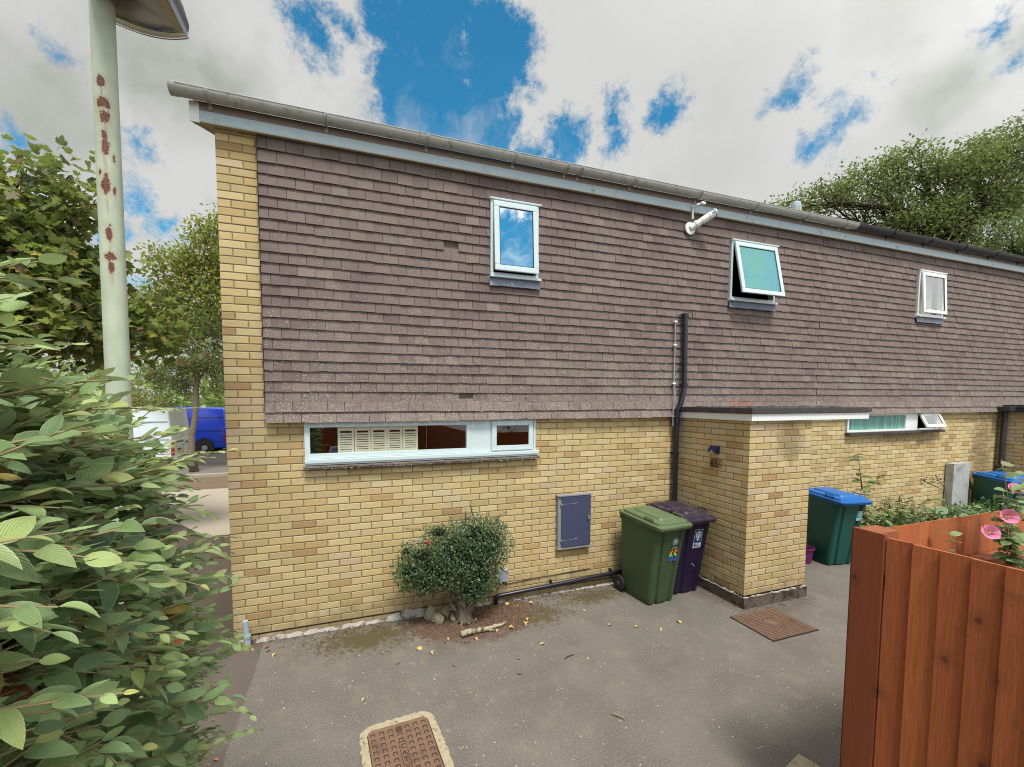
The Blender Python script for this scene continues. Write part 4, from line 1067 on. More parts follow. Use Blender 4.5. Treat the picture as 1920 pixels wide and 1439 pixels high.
def wheelie_bin(label, loc, rz, body, lid, sc=1.0):
    t = thing('wheelie_bin', label, 'wheelie bin', loc, rz, 'wheelie bins by the brick walls')
    mb = MB()
    prof = [(.0, .440, .470, .03), (.02, .465, .500, .045), (.10, .480, .515, .05), (.50, .515, .570, .05), (.90, .550, .640, .05), (.955, .556, .655, .05)]
    loft(mb, [(rrect(w, d, r, 5, .020), z, -.5*(d-.50)+.02) for z, w, d, r in prof])
    # rim
    loft(mb, [(rrect(.580, .685, .04, 5, .0), z, -.5*(.66-.50)+.02) for z in (.955, .985)])
    mb.box(-.18, .235, .10, .18, .30, .16, ch=.01)                     # axle housing
    o = mb.build('body', body, t, smooth='auto')
    L = MB(); oy = -.085
    def lr(w, d, z0, z1, r, zf, front):  # ring with slope: z depends on y
        pass
    def sl(pts, z, oyy=oy): return [(x, y+oyy, z + (y+.36)*.060) for x, y in pts]
    rings = [sl(rrect(.588, .722, .05, 5, .0), .960), sl(rrect(.592, .728, .05, 5, .0), .974), sl(rrect(.580, .712, .05, 5, .0), .978), sl(rrect(.606, .744, .055, 5, .0), .984), sl(rrect(.606, .742, .055, 5, .0), 1.004),
             sl(rrect(.560, .680, .06, 5, .0), 1.010), sl(rrect(.540, .655, .06, 5, .0), 1.011), sl(rrect(.528, .640, .06, 5, .0), 1.036), sl(rrect(.490, .600, .06, 5, .0), 1.042),
             sl(rrect(.33, .48, .05, 5, .0), 1.046), sl(rrect(.30, .45, .05, 5, .0), 1.066), sl(rrect(.26, .41, .04, 5, .0), 1.068)]
    n = len(rings[0]); v = [p for r_ in rings for p in r_]
    f = [(i*n+k, i*n+(k+1) % n, (i+1)*n+(k+1) % n, (i+1)*n+k) for i in range(len(rings)-1) for k in range(n)]
    f += [tuple(range(n-1, -1, -1)), tuple((len(rings)-1)*n+k for k in range(n))]
    L.add(v, f)
    L.tube([(-.27, .275, 1.045), (.27, .275, 1.045)], .016, 10)
    for x_ in (-.2, -.07, .07, .2): L.box(x_-.018, .23, 1.02, x_+.018, .285, 1.055, ch=.006)
    lo = L.build('lid', lid, t, smooth='auto')
    for sx in (-1, 1):
        h = MB(); x = sx*.265
        h.tube([(x, -.32, 1.005), (x, -.30, 1.068), (x, -.17, 1.078), (x, -.15, 1.02)], .010, 8)
        ho = h.build('lid_handle', lid, lo, smooth='auto')
    hb = MB(); hb.tube([(-.24, .25, .985), (-.24, .305, 1.00), (.24, .305, 1.00), (.24, .25, .985)], .014, 10); hb.build('handle', body, t, smooth='auto')
    for sx in (-1, 1):
        w = MB(); w.lathe([(.035, -.024), (.070, -.026), (.098, -.022), (.100, -.008), (.100, .008), (.098, .022), (.070, .026), (.035, .024), (.035, -.024)], 28, axis='x', o=(sx*.272, .262, .100))
        wo = w.build('wheel', 'rubber', t, smooth='auto')
        hb = MB(); hb.lathe([(0, -.030), (.022, -.030), (.024, -.018), (.068, -.014), (.068, .014), (.024, .018), (.022, .030), (0, .030)], 20, axis='x', o=(sx*.272, .262, .100))
        for q in range(5):
            a = q/5*6.283; hb.box(sx*.272-.021, .262+.045*math.cos(a)-.006, .1+.045*math.sin(a)-.012, sx*.272+.021, .262+.045*math.cos(a)+.006, .1+.045*math.sin(a)+.012)
        hb.build('hub', 'hub', wo, smooth='auto')
    return t
def front_y(z):   # y of the bin's front face at height z
    if z < .5: a, b, za, zb = .515, .570, .10, .50
    else: a, b, za, zb = .570, .640, .50, .90
    d = a+(b-a)*(z-za)/(zb-za)
    return -.5*(d-.50)+.02-d/2
def bin_text(t, txt, x, z, size, mat, name, bold=0, sx=1.0):
    lean = math.atan2(front_y(.5)-front_y(.9), .4)
    mtx = Matrix.Translation((x, front_y(z)-.006, z)) @ Matrix.Rotation(lean, 4, 'X') @ FACE_Y
    return text_mesh(txt, size, .0008, name, mat, t, mtx, bold, sx)
def flat_poly(mb, pts, x, z, dy, m=0):
    mb.add([(x+p, front_y(z+q)-dy, z+q) for p, q in pts], [tuple(range(len(pts)))], m)

gb = wheelie_bin('green wheelie bin with rainbow 65 stickers on its front', (4.655, -.455, 0), R(4), 'bin_green', 'bin_lid_green')
gb.scale = (.84, .98, 1)
bin_text(gb, '65', .085, .545, .205, 'rainbow', 'rainbow_number', .004, .80)
mb = MB(); cx, cz = .095, .79                                      # snowflake-like council emblem
for i in range(8):
    a = i/8*6.283+.2; r1 = .062 if i % 2 else .045
    mb.add([(cx+.004*math.sin(a), front_y(cz)-.003, cz-.004*math.cos(a)), (cx+r1*math.cos(a), front_y(cz+r1*math.sin(a))-.003, cz+r1*math.sin(a)), (cx-.006*math.sin(a)+.012*math.cos(a), front_y(cz)-.003, cz+.006*math.cos(a)+.012*math.sin(a))], [(0, 1, 2)])
for i in range(8):
    a, b = i/8*6.283+.2, (i+1)/8*6.283+.2
    if i in (1, 5): continue
    q = [(cx+r_*math.cos(t_), cz+r_*math.sin(t_)) for t_, r_ in ((a, .046), (b, .046), (b, .051), (a, .051))]
    mb.add([(p_, front_y(z_)-.0032, z_) for p_, z_ in q], [(0, 1, 2, 3)])
for i, w_ in enumerate((.02, .035, .018)): flat_poly(mb, [(0, 0), (w_, 0), (w_, .008), (0, .008)], cx-.05+i*.04, cz-.085, .003)
mb.build('emblem', 'stick_white', gb, fix=False)

pb = wheelie_bin('purple wheelie bin in the corner behind the green bin', (5.16, -.335, 0), R(1), 'bin_purple', 'bin_lid_purple')
pb.scale = (.84, .98, 1)
def sticker(t, x, z, w, h, base='stick_white', mid='stick_navy'):
    mb = MB()
    flat_poly(mb, [(0, 0), (w, 0), (w, h), (0, h)], x, z, .003, 0)
    flat_poly(mb, [(.006, h*.27), (w-.006, h*.27), (w-.006, h-.006), (.006, h-.006)], x, z, .0040, 1)
    cx, cz = w/2, h*.63
    sh = [(-.30, .30), (-.15, .345), (0, .36), (.15, .345), (.30, .30), (.30, .02), (.22, -.16), (.10, -.29), (0, -.36), (-.10, -.29), (-.22, -.16), (-.30, .02)]
    flat_poly(mb, [(cx+a*w*1.1, cz+b*h*.72) for a, b in sh], x, z, .0048, 0)
    for k in range(4):
        for s_ in (-1, 1):
            flat_poly(mb, [(cx+s_*.05*w, cz+(.22-.13*k)*h*.7), (cx+s_*.26*w, cz+(.28-.13*k)*h*.7), (cx+s_*.22*w, cz+(.20-.13*k)*h*.7), (cx+s_*.05*w, cz+(.15-.13*k)*h*.7)], x, z, .0056, 1)
    for k in range(3): flat_poly(mb, [(w*.38, h*(.05+.065*k)), (w*(.93-.06*k), h*(.05+.065*k)), (w*(.93-.06*k), h*(.075+.065*k)), (w*.38, h*(.075+.065*k))], x, z, .0042, 1)
    mb.build('label_sticker', [base, mid], t, fix=False)
sticker(pb, -.015, .615, .150, .245)
bin_text(pb, '65', .017, .635, .055, 'stick_navy', 'number', .002, .7)
mb = MB()
for x_, z_, w_, h_, a_ in ((.05, .39, .05, .010, -.9), (.02, .40, .030, .009, .8), (.075, .365, .035, .009, -1.0), (.0, .33, .018, .009, .2)):
    c_, s_ = math.cos(a_), math.sin(a_)
    flat_poly(mb, [(p*c_-q*s_, p*s_+q*c_) for p, q in ((-w_/2, -h_/2), (w_/2, -h_/2*.4), (w_/2, h_/2*.6), (-w_/2, h_/2))], x_, z_, .0035)
mb.build('paint_scratch', 'boxlt', pb, fix=False)
bb = wheelie_bin('dark green wheelie bin with blue lid just right of the brick porch', (8.07, -.36, 0), R(-10), 'bin_teal', 'bin_lid_blue')
bb.scale = (.90, .98, 1)
sticker(bb, .12, .70, .095, .145, 'stick_white', 'stick_teal')
bb2 = wheelie_bin('green bin with blue lid farther off behind the hibiscus by the drainpipe', (12.75, -.42, 0), R(-25), 'bin_teal', 'bin_lid_blue')
t = tag(MB.build((lambda q: (q.lathe([(.10, 0), (.125, .20), (.14, .21), (.14, .235), (.125, .235), (.115, .20), (.09, .02), (0, .02)], 20), q)[1])(MB()), 'plant_pot', 'pot', None, smooth='auto'), 'plum purple plastic pot beside the dark green bin at the porch edge', 'plant pot')
t.location = (7.66, -.30, 0)

# ================================================================== MANHOLES
t = thing('manhole_cover', 'square rusty inspection cover with herringbone pattern at the foot of the brick porch', 'manhole cover', (5.505, -1.452, 0))
mb = MB(); mb.box(-.335, -.258, -.01, .335, .258, .006)
mb.build('frame', 'black', t)
mb = MB(); mb.box(-.322, -.245, .0, .322, .245, .010, ch=.003)
for i in range(30):
    for j in range(20):
        x, y = -.31+i*.0208+.004, -.236+j*.0238
        if (x/.095)**2+(y/.085)**2 < 1: continue
        a = R(32) if (i % 2) else R(-32); c_, s_ = math.cos(a)*.0085, math.sin(a)*.0085; px, py = -math.sin(a)*.0028, math.cos(a)*.0028
        v = [(x-c_-px, y-s_-py), (x+c_-px, y+s_-py), (x+c_+px, y+s_+py), (x-c_+px, y-s_+py)]
        mb.add([(a_, b_, .0098) for a_, b_ in v]+[(a_, b_, .0135) for a_, b_ in v], [(4, 5, 6, 7), (0, 1, 5, 4), (1, 2, 6, 5), (2, 3, 7, 6), (3, 0, 4, 7)], 1)
mb.lathe([(.055, .0098), (.058, .0135), (.052, .0135), (.052, .0098)], 30, 1); mb.lathe([(.088, .0098), (.091, .0135), (.085, .0135), (.085, .0098)], 36, 1)
mb.build('lid', ['rust', 'rust_dark'], t)
t = thing('manhole_cover', 'rusty cover with raised letters set in rough pale concrete nearest the camera', 'manhole cover', (1.44, -1.86, 0), R(3.5))
mb = MB(); n = 72; outer = []; inner = []
for i in range(n):
    a = i/n*6.283; c_, s_ = math.cos(a), math.sin(a)
    k = 1/max(abs(c_)/.285, abs(s_)/.335); k = min(k, .39)
    outer.append((k*c_+jit(.009), k*s_+jit(.009))); q = 1/max(abs(c_)/.226, abs(s_)/.272); inner.append((min(q, .335)*c_, min(q, .335)*s_))
v = [(x, y, -.002) for x, y in outer]+[(x*.985, y*.985, .012+jit(.003)) for x, y in outer]+[(x, y, .013) for x, y in inner]+[(x, y, -.01) for x, y in inner]
mb.add(v, [(b_*n+i, b_*n+(i+1) % n, (b_+1)*n+(i+1) % n, (b_+1)*n+i) for b_ in (0, 1, 2) for i in range(n)]); mb.build('surround', 'conc_lt', t)
def rr_plate(w, h, r, z0, z1, mb):
    pts = rrect(w, h, r, 5, -1); nn = len(pts); mb.add([(x, y, z0) for x, y in pts]+[(x, y, z1) for x, y in pts], [tuple(range(nn, 2*nn))]+[(i, (i+1) % nn, nn+(i+1) % nn, nn+i) for i in range(nn)])
mb = MB(); rr_plate(.452, .542, .03, -.005, .008, mb); mb.build('frame', 'black', t)
mb = MB(); rr_plate(.440, .530, .03, -.005, .013, mb)
for i in range(7):
    for j in range(9):
        x, y = -.186+i*.062, -.216+j*.054
        if i == 3 and (j < 6): continue
        z0_, z1_ = .0125, .0165
        mb.box(x-.017, y+.008, z0_, x+.017, y+.015, z1_, 1); mb.box(x-.017, y-.013, z0_, x-.011, y+.008, z1_, 1); mb.box(x+.011, y-.013, z0_, x+.017, y+.008, z1_, 1)
for x_ in (-.027, .024): mb.box(x_, -.25, .0125, x_+.004, .085, .0165, 1)
mb.box(-.027, .085, .0125, .028, .089, .0165, 1); mb.box(-.022, .190, .0125, .022, .232, .0175, 1)
lo = mb.build('lid', ['rust', 'rust_dark'], t)
for i, ch in enumerate('CATV'):
    text_mesh(ch, .052, .002, 'letter', 'rust_dark', t, Matrix.Translation((0, .030-i*.058, .0145)), .001)
t = thing('manhole_cover', 'corner of a pale concrete manhole surround right against the foot of the red fence', 'manhole cover', (3.80, -3.12, 0), R(14))
mb = MB(); mb.box(-.30, -.35, -.02, .30, .30, .012, ch=.006); mb.build('surround', 'conc_lt', t)
mb = MB(); mb.box(-.22, -.27, .0, .22, .22, .016); mb.build('lid', 'rust', t)

# ================================================================== TIMBER FENCES
def wt():
    f = random.uniform(.82, 1.16); return (.43*f, .120*f*random.uniform(.95, 1.07), .035*f)
def board_run(mb, p0, p1, ztop, pitch, face, zbot=.02, over=.014, tk0=.017):
    """feather-edged boards, each overlapping the next; face is the outward normal"""
    p0, p1 = Vector(p0), Vector(p1); U = (p1-p0).normalized(); L = (p1-p0).length; Nn = Vector(face)
    n = int(L/pitch)
    for i in range(n):
        a, b = i*pitch-over, (i+1)*pitch; zt = ztop+jit(.003); ln = jit(.001)
        tk, tn = tk0+jit(.001), .005
        q = []
        for z_ in (zbot, zt):
            for s_, d in ((a, .006+tk), (b, .004+tn), (b, .0), (a, .006)):
                p = p0+U*s_+Nn*d; q.append((p.x, p.y, z_))
        mb.add(q, [(0, 1, 5, 4), (1, 2, 6, 5), (2, 3, 7, 6), (3, 0, 4, 7), (4, 5, 6, 7), (0, 3, 2, 1)], 0, wt())
FX = 3.535
fa = thing('timber_fence', 'red stained close board fence filling the lower right corner', 'fence', (0, 0, 0))
mb = MB(); board_run(mb, (FX, -3.455, 0), (FX, -8.4, 0), 1.80, .0945, (-1, 0, 0)); mb.build('board_panel', 'wood', fa, fix=True)
mb = MB()
for z_ in (.35, 1.0, 1.55): mb.box(FX+.002, -8.4, z_, FX+.06, -3.42, z_+.07, c=wt())
mb.build('rail', 'wood', fa)
mb = MB(); mb.box(FX-.028, -3.433, .02, FX-.006, -3.302, 1.812, c=(.25, .064, .024), ch=.003); mb.build('corner_board', 'wood', fa)
mb = MB(); mb.box(FX-.005, -3.40, 0, FX+.145, -3.305, 1.806, c=(.26, .085, .038), ch=.003); mb.build('post', 'wood', fa)
mb = MB(); mb.box(FX-.006, -3.302, .02, FX+.145, -3.286, 1.80, c=(.10, .022, .014)); mb.build('end_board', 'wood', fa)
fb = thing('timber_fence', 'red stained fence across the garden behind the pink flowers', 'fence', (0, 0, 0))
mb = MB(); board_run(mb, (FX+.15, -3.335, 0), (9.8, -3.36, 0), 1.80, .0945, (0, -1, 0), tk0=.003); mb.build('board_panel', 'wood', fb)
mb = MB()
for z_ in (.35, 1.0, 1.50): mb.box(FX+.15, -3.43, z_, 9.8, -3.36, z_+.075, c=(.30, .085, .036), ch=.004)
mb.build('rail', 'wood', fb)
fc = thing('timber_fence', 'red stained fence standing behind the photographer, seen in the window reflection', 'fence', (0, 0, 0))
mb = MB(); board_run(mb, (3.5, -8.4, 0), (-7, -8.4, 0), 1.80, .125, (0, 1, 0)); mb.build('board_panel', 'wood', fc)

# ================================================================== LAMP POST
lp = thing('street_lamp', 'pale green lamp post with rust patches and a brown glazed lantern', 'street lamp', (0, 0, 0))
mb = MB(); pts = [(-.365, -1.2, 0), (-.362, -1.2, .3)]+[(-.362+.043*z/5, -1.2, z) for z in np.linspace(.6, 5.25, 24)]
mb.tube(pts, [.075, .075]+[.0690-.0010*i/4 for i in range(24)], 40)
mb.build('post', 'post', lp, smooth='auto')
mb = MB(); mb.tube([(-.318, -1.2, 5.2), (-.312, -1.21, 5.36), (-.25, -1.26, 5.44), (-.15, -1.33, 5.44)], [.05, .05, .045, .04], 18); mb.build('arm', 'post', lp, smooth='auto')
# lantern: canopy above, clear bowl with prismatic rim below, long axis towards the camera
ln = thing('x', None, None); bpy.data.objects.remove(ln)
cx, cy, z0 = -.135, -1.36, 5.00
def lens_outline(sc=1.0, n=14):
    w, l = .235*sc, .40*sc; pts = []
    for i in range(n+1): pts.append((w*(-1+2*i/n), l*(1-.16*((-1+2*i/n)**2))))       # gently curved near end
    for i in range(1, n): pts.append((w*(1-.10*(i/n)), l*(.84-1.68*i/n)))
    for i in range(n+1): pts.append((w*.9*(1-2*i/n), -l*(1-.16*((-1+2*i/n)**2))))
    for i in range(1, n): pts.append((-w*(.9+.10*(i/n)), l*(-.84+1.68*i/n)))
    return pts
def lantern_ring(sc, z): return [(cx+x, cy+y, z) for x, y in lens_outline(sc)]
mb = MB(); rings = [lantern_ring(1.0, z0+.05), lantern_ring(1.02, z0+.10), lantern_ring(.92, z0+.20), lantern_ring(.60, z0+.27), lantern_ring(.15, z0+.29)]
n = len(rings[0]); mb.add([p for r_ in rings for p in r_], [(i*n+k, i*n+(k+1) % n, (i+1)*n+(k+1) % n, (i+1)*n+k) for i in range(4) for k in range(n)]+[tuple(4*n+k for k in range(n))])
mb.build('canopy', 'lamp_in', lp, smooth='auto')
mb = MB(); rings = [lantern_ring(1.0, z0+.05), lantern_ring(.99, z0+.015), lantern_ring(.93, z0-.005), lantern_ring(.6, z0-.022), lantern_ring(.1, z0-.028)]
mb.add([p for r_ in rings for p in r_], [(i*n+k, i*n+(k+1) % n, (i+1)*n+(k+1) % n, (i+1)*n+k) for i in range(4) for k in range(n)]+[tuple(4*n+k for k in range(n))])
bw = mb.build('bowl', 'lamp_bowl', lp, smooth='auto')
mb = MB(); o0 = lens_outline(1.005); o1 = lens_outline(.955); nn = len(o0)
for i in range(0, nn):
    j = (i+1) % nn
    for s0_, s1_ in ((.06, .46), (.56, .94)):
        A = [o0[i][q]+(o0[j][q]-o0[i][q])*s0_ for q in (0, 1)]; B = [o0[i][q]+(o0[j][q]-o0[i][q])*s1_ for q in (0, 1)]
        C_ = [o1[i][q]+(o1[j][q]-o1[i][q])*s1_ for q in (0, 1)]; D_ = [o1[i][q]+(o1[j][q]-o1[i][q])*s0_ for q in (0, 1)]
        zz = z0-.006; vv = [(cx+A[0], cy+A[1], zz+.010), (cx+B[0], cy+B[1], zz+.010), (cx+C_[0], cy+C_[1], zz-.004), (cx+D_[0], cy+D_[1], zz-.004)]
        mb.add(vv+[(a, b, c_+.008) for a, b, c_ in vv], [(0, 1, 2, 3), (4, 7, 6, 5), (0, 4, 5, 1), (2, 6, 7, 3), (1, 5, 6, 2), (3, 7, 4, 0)])
mb.build('prism_rim', 'prism', lp)
mb = MB(); mb.box(cx-.13, cy-.30, z0+.055, cx+.11, cy+.20, z0+.075); mb.box(cx-.17, cy-.1, z0+.045, cx+.15, cy+.17, z0+.055, 0); mb.lathe([(.0, -.05), (.04, -.04), (.045, .1), (.03, .16), (0, .17)], 14, axis='y', o=(cx, cy, z0+.03))
mb.build('lamp_gear', 'lamp_dark', lp)
mb = MB(); mb.add([(a, b, z0+.048) for a, b, c_ in lantern_ring(.97, 0)], [tuple(range(n))]); mb.build('reflector_tray', 'lamp_in', lp)

# ================================================================== LEAF MESHES
def tmpl_ellipse(nl=6, width=.46, fold=.16, droop=.12, p=.85):
    v, uv = [], []
    for i in range(nl+1):
        t = i/nl; w = .5*width*(math.sin(math.pi*t**p))**.75 if 0 < i < nl else 0
        z = -droop*t*t
        for s_ in (-1, 0, 1):
            v.append((t, s_*w, z + abs(s_)*w*fold*2)); uv.append((s_, t))
    f = []
    for i in range(nl):
        for k in (0, 1): f.append((i*3+k, (i+1)*3+k, (i+1)*3+k+1, i*3+k+1))
    return np.array(v), f, uv
def tmpl_diamond(width=.5):
    v = [(0, 0, 0), (.45, width/2, .05), (1, 0, -.06), (.45, -width/2, .05)]
    return np.array(v), [(0, 3, 2), (0, 2, 1)], [(0, 0), (1, .45), (0, 1), (-1, .45)]
def tmpl_maple():
    pol = [(0, .0), (.02, .30), (.16, .50), (.20, .30), (.42, .56), (.44, .40), (.64, .42), (.56, .22), (.80, .16), (1.0, .0)]
    pts = pol + [(x, -y) for x, y in pol[-2:0:-1]]
    v = [(x, y, .10*abs(y)-.10*x*x) for x, y in pts] + [(.34, 0, 0)]
    c = len(pts); f = [(i, (i+1) % c, c) for i in range(c)]
    return np.array(v), [tuple(reversed(q)) for q in f], [(p[1], p[0]) for p in v]
def norm(a): return a/np.maximum(np.linalg.norm(a, axis=1, keepdims=True), 1e-9)
def leaf_mesh(name, tm, P, D, Nn, size, tone, mat, parent=None, extra=None):
    V, F, UV = tm; P = np.asarray(P, float); n = len(P)
    X = norm(np.asarray(D, float)); Nn = np.asarray(Nn, float); Z = norm(Nn - (Nn*X).sum(1, keepdims=True)*X); Y = np.cross(Z, X)
    s = np.asarray(size, float).reshape(-1, 1, 1)
    co = P[:, None, :] + s*(X[:, None, :]*V[None, :, 0:1] + Y[:, None, :]*V[None, :, 1:2] + Z[:, None, :]*V[None, :, 2:3])
    nv = len(V); lt = np.array([len(f) for f in F]); fl = np.concatenate([np.array(f) for f in F])
    loops = (fl[None, :] + (np.arange(n)*nv)[:, None]).ravel()
    tot = np.tile(lt, n); start = np.concatenate([[0], np.cumsum(tot)[:-1]])
    me = bpy.data.meshes.new(name)
    me.vertices.add(n*nv); me.vertices.foreach_set('co', co.astype('f').ravel())
    me.loops.add(len(loops)); me.loops.foreach_set('vertex_index', loops.astype('i'))
    me.polygons.add(len(tot)); me.polygons.foreach_set('loop_start', start.astype('i')); me.polygons.foreach_set('loop_total', tot.astype('i'))
    me.update(calc_edges=True)
    uvl = me.uv_layers.new(name='UVMap'); uva = np.array([UV[i] for i in fl]); uvl.data.foreach_set('uv', np.tile(uva, (n, 1)).astype('f').ravel())
    at = me.attributes.new('tone', 'FLOAT_COLOR', 'FACE'); c = np.ones((n, len(F), 4), 'f'); c[:, :, :3] = np.asarray(tone)[:, None, :]; at.data.foreach_set('color', c.ravel())
    me.materials.append(M[mat]); me.polygons.foreach_set('use_smooth', [True]*len(tot))
    me.validate()
    o = bpy.data.objects.new(name, me); COL.objects.link(o)
    if parent is not None: o.parent = parent
    return o
def unit(n): return norm(rng.normal(size=(n, 3)))
def tones(n, pal, w, var=.15):
    pal = np.array(pal); idx = rng.choice(len(pal), n, p=np.array(w)/sum(w)); c = pal[idx]*(1+rng.uniform(-var, var, (n, 1)))*(1+rng.uniform(-.06, .06, (n, 3)))
    return np.clip(c, 0, 1)
def limb_path(a, b, wob=.06, n=6, sag=.0):
    a, b = Vector(a), Vector(b); L = (b-a).length; out = []
    o1 = Vector((jit(1), jit(1), jit(.5)))*wob*L
    for i in range(n+1):
        t = i/n; p = a.lerp(b, t) + o1*math.sin(math.pi*t) + Vector((jit(1), jit(1), jit(1)))*wob*.25*L*math.sin(math.pi*t)
        p.z += sag*L*math.sin(math.pi*t); out.append(p)
    return out
def tree(name, label, base, top, r0, clusters, leaf, leafsize, nleaf, pal, w, mat, bark='bark_dark', fork=.45, group=None, cat='tree', density=.75, twigs=3, flat=.75, trunkpts=None):
    """clusters: list of (centre, radii). trunk -> limbs to each cluster -> twigs -> leaves gathered in clumps round twig ends"""
    t = thing(name, label, cat, base, 0, group); B = Vector(base); mb = MB()
    tp = trunkpts or limb_path(base, top, .03, 8)
    tp = [Vector(q) for q in tp]
    mb.tube([q-B for q in tp], [r0*(1-.62*i/(len(tp)-1))*(1.25 if i == 0 else 1) for i in range(len(tp))], 12)
    P = []; D = []; vol = np.array([c[1][0]*c[1][1]*c[1][2] for c in clusters]); share = vol**.75/np.sum(vol**.75)
    for (c, rad), sh in zip(clusters, share):
        c = Vector(c); k = random.uniform(fork, .98); st = tp[int(k*(len(tp)-1))]
        lp_ = limb_path(st, c, .10, 7, .08)
        mb.tube([q-B for q in lp_], [max(r0*.34*(1-.82*i/7), r0*.05) for i in range(8)], 7)
        nl = int(nleaf*sh); ncl = max(4, int(nl/26))
        cen = unit(ncl)*rng.uniform(.25, 1.0, (ncl, 1))**.6*np.array(rad) + np.array(c)
        for q in range(min(ncl, twigs*6)):
            st2 = lp_[random.randint(3, 7)]; mb.tube([p_-B for p_ in limb_path(st2, cen[q], .10, 4, .04)], [r0*.09, r0*.06, r0*.045, r0*.035, r0*.02], 5)
        own = rng.integers(0, ncl, nl); off = unit(nl)*rng.uniform(.1, 1, (nl, 1))**.7*(leafsize*3.1)*np.array((1, 1, flat))
        p = cen[own]+off; P.append(p); D.append(off + rng.normal(size=(nl, 3))*leafsize*1.2 + np.array((0, 0, -leafsize*.8)))
    mb.build('trunk', bark, t, smooth=True)
    P = np.concatenate(P)-np.array(base); D = np.concatenate(D); n = len(P)
    Nn = unit(n)*.75+np.array((0, 0, 1.0))
    leaf_mesh('crown', leaf, P, D, Nn, rng.uniform(.65, 1.2, n)*leafsize, tones(n, pal, w, .2), mat, t)
    return t

TM_C = tmpl_ellipse(6, .50, .14, .16); TM_S = tmpl_ellipse(2, .50, .12, .1, 1.0); TM_D = tmpl_diamond(.55); TM_M = tmpl_maple()

# ================================================================== HEDGE IN FRONT, LEFT
hedge = thing('hedge', 'large leaved cotoneaster hedge with light green shoots filling the left foreground', 'hedge', (0, 0, 0))
def hx(z, y):     # how far the leafy face reaches towards the path, by height
    zz = [0, .6, 1.1, 1.5, 1.8, 2.1, 2.3, 2.45, 2.6]; xx = [.30, .36, .43, .50, .53, .44, .30, .12, -.15]
    return float(np.interp(z - (.40*max(0, min(1, (-3.25-y)/.5))), zz, xx))
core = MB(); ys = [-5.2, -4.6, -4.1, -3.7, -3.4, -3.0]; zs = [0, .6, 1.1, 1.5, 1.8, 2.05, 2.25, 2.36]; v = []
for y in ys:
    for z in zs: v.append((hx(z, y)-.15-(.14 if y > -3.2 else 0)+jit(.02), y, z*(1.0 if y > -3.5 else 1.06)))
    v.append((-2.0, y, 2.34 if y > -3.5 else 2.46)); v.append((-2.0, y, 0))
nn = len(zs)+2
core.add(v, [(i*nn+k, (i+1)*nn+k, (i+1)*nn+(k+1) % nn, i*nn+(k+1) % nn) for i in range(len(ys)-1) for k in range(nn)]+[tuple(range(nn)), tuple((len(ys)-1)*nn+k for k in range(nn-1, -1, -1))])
core.build('dark_core', 'core', hedge)  # solid dark mass painted for the shade inside the hedge
LP, LD, LN, LS, LT = [], [], [], [], []
tw = MB()
pal_old = np.array([(.185, .280, .115), (.130, .215, .095), (.245, .345, .155), (.075, .135, .065)]); pal_new = np.array([(.36, .45, .16), (.42, .43, .12), (.30, .41, .16)])
camv = Vector(cam.location)
def shoot(b, d, L, sz, young, nrm=Vector((0, 0, 1)), tw_r=.0038):
    n = max(5, int(L/(sz*.36))); pts = []; p = Vector(b); dd = Vector(d).normalized()
    for i in range(n+1):
        pts.append(p.copy()); dd = (dd + Vector((jit(.10), jit(.10), jit(.10)-.015))).normalized(); p = p + dd*(L/n)
    if min((q-camv).length for q in pts) < .34: return
    tw.tube(pts, [tw_r*(1-.7*i/n) for i in range(n+1)], 5, caps=False)
    for i in range(1, n+1):
        t = i/n; ax = (pts[i]-pts[i-1]).normalized(); side = ax.cross(nrm).normalized()*(1 if i % 2 else -1)
        spin = Vector((jit(.35), jit(.35), jit(.35)))
        a_ = (ax*(.75+.5*t)+side*(1.0-.45*t)+spin).normalized() if i < n else ax
        s_ = sz*(1.05-.60*t**1.6)*random.choice((.55, .75, .9, 1, 1, 1.1, 1.25))*random.uniform(.9, 1.1)
        LP.append(pts[i]); LD.append(a_); LN.append(nrm + Vector((jit(.8), jit(.8), jit(.3)))); LS.append(s_)
        yg = min(1, max(0, young*(t*1.3-.25)+jit(.15)))
        o_ = random.choice(pal_old); n_ = random.choice(pal_new); c = o_*(1-yg)+n_*yg
        r_ = random.random()
        if r_ < .010: c = np.array((.26, .05, .02))
        elif r_ < .020: c = np.array((.34, .24, .05))
        LT.append(c*random.uniform(.90, 1.45))
def hedge_shoots(n, deep):
    for _ in range(n):
        y = random.uniform(-4.15, -2.85); z = random.uniform(.95, 2.50 if y > -3.4 else 2.62) if random.random() < .85 else random.uniform(.1, 1.0)
        x = hx(z, y) - deep - random.uniform(0, .06)
        if y > -3.0: x -= .10*random.random()
        if z > 2.28: dirv = (random.uniform(.3, 1), random.uniform(-.5, .6), random.uniform(.05, .6))
        else: dirv = (random.uniform(.7, 1), random.uniform(-.35, .65), random.uniform(-.25, .35))
        near = (Vector((x, y, z))-camv).length
        shoot((x, y, z), dirv, random.uniform(.12, .28), random.uniform(.064, .094)*(1 if y < -3.2 else .88), random.uniform(0, .9)*(1 if deep < .08 else .3), (Vector((.25, -.15, 1)) if z < 2.25 else Vector((.1, -.1, 1))))
hedge_shoots(420, .14); hedge_shoots(560, .05); hedge_shoots(150, -.02)
for _ in range(560):       # top of the hedge and far end
    x = random.uniform(-1.2, .42); y = random.uniform(-3.95, -2.82); zt = 2.26+.30*max(0, min(1, (-3.15-y)/.6))
    shoot((x, y, zt-random.uniform(0, .12)), (random.uniform(.1, 1), random.uniform(-.3, .8), random.uniform(-.05, .5)), random.uniform(.14, .30), random.uniform(.064, .092), random.uniform(0, 1.2))
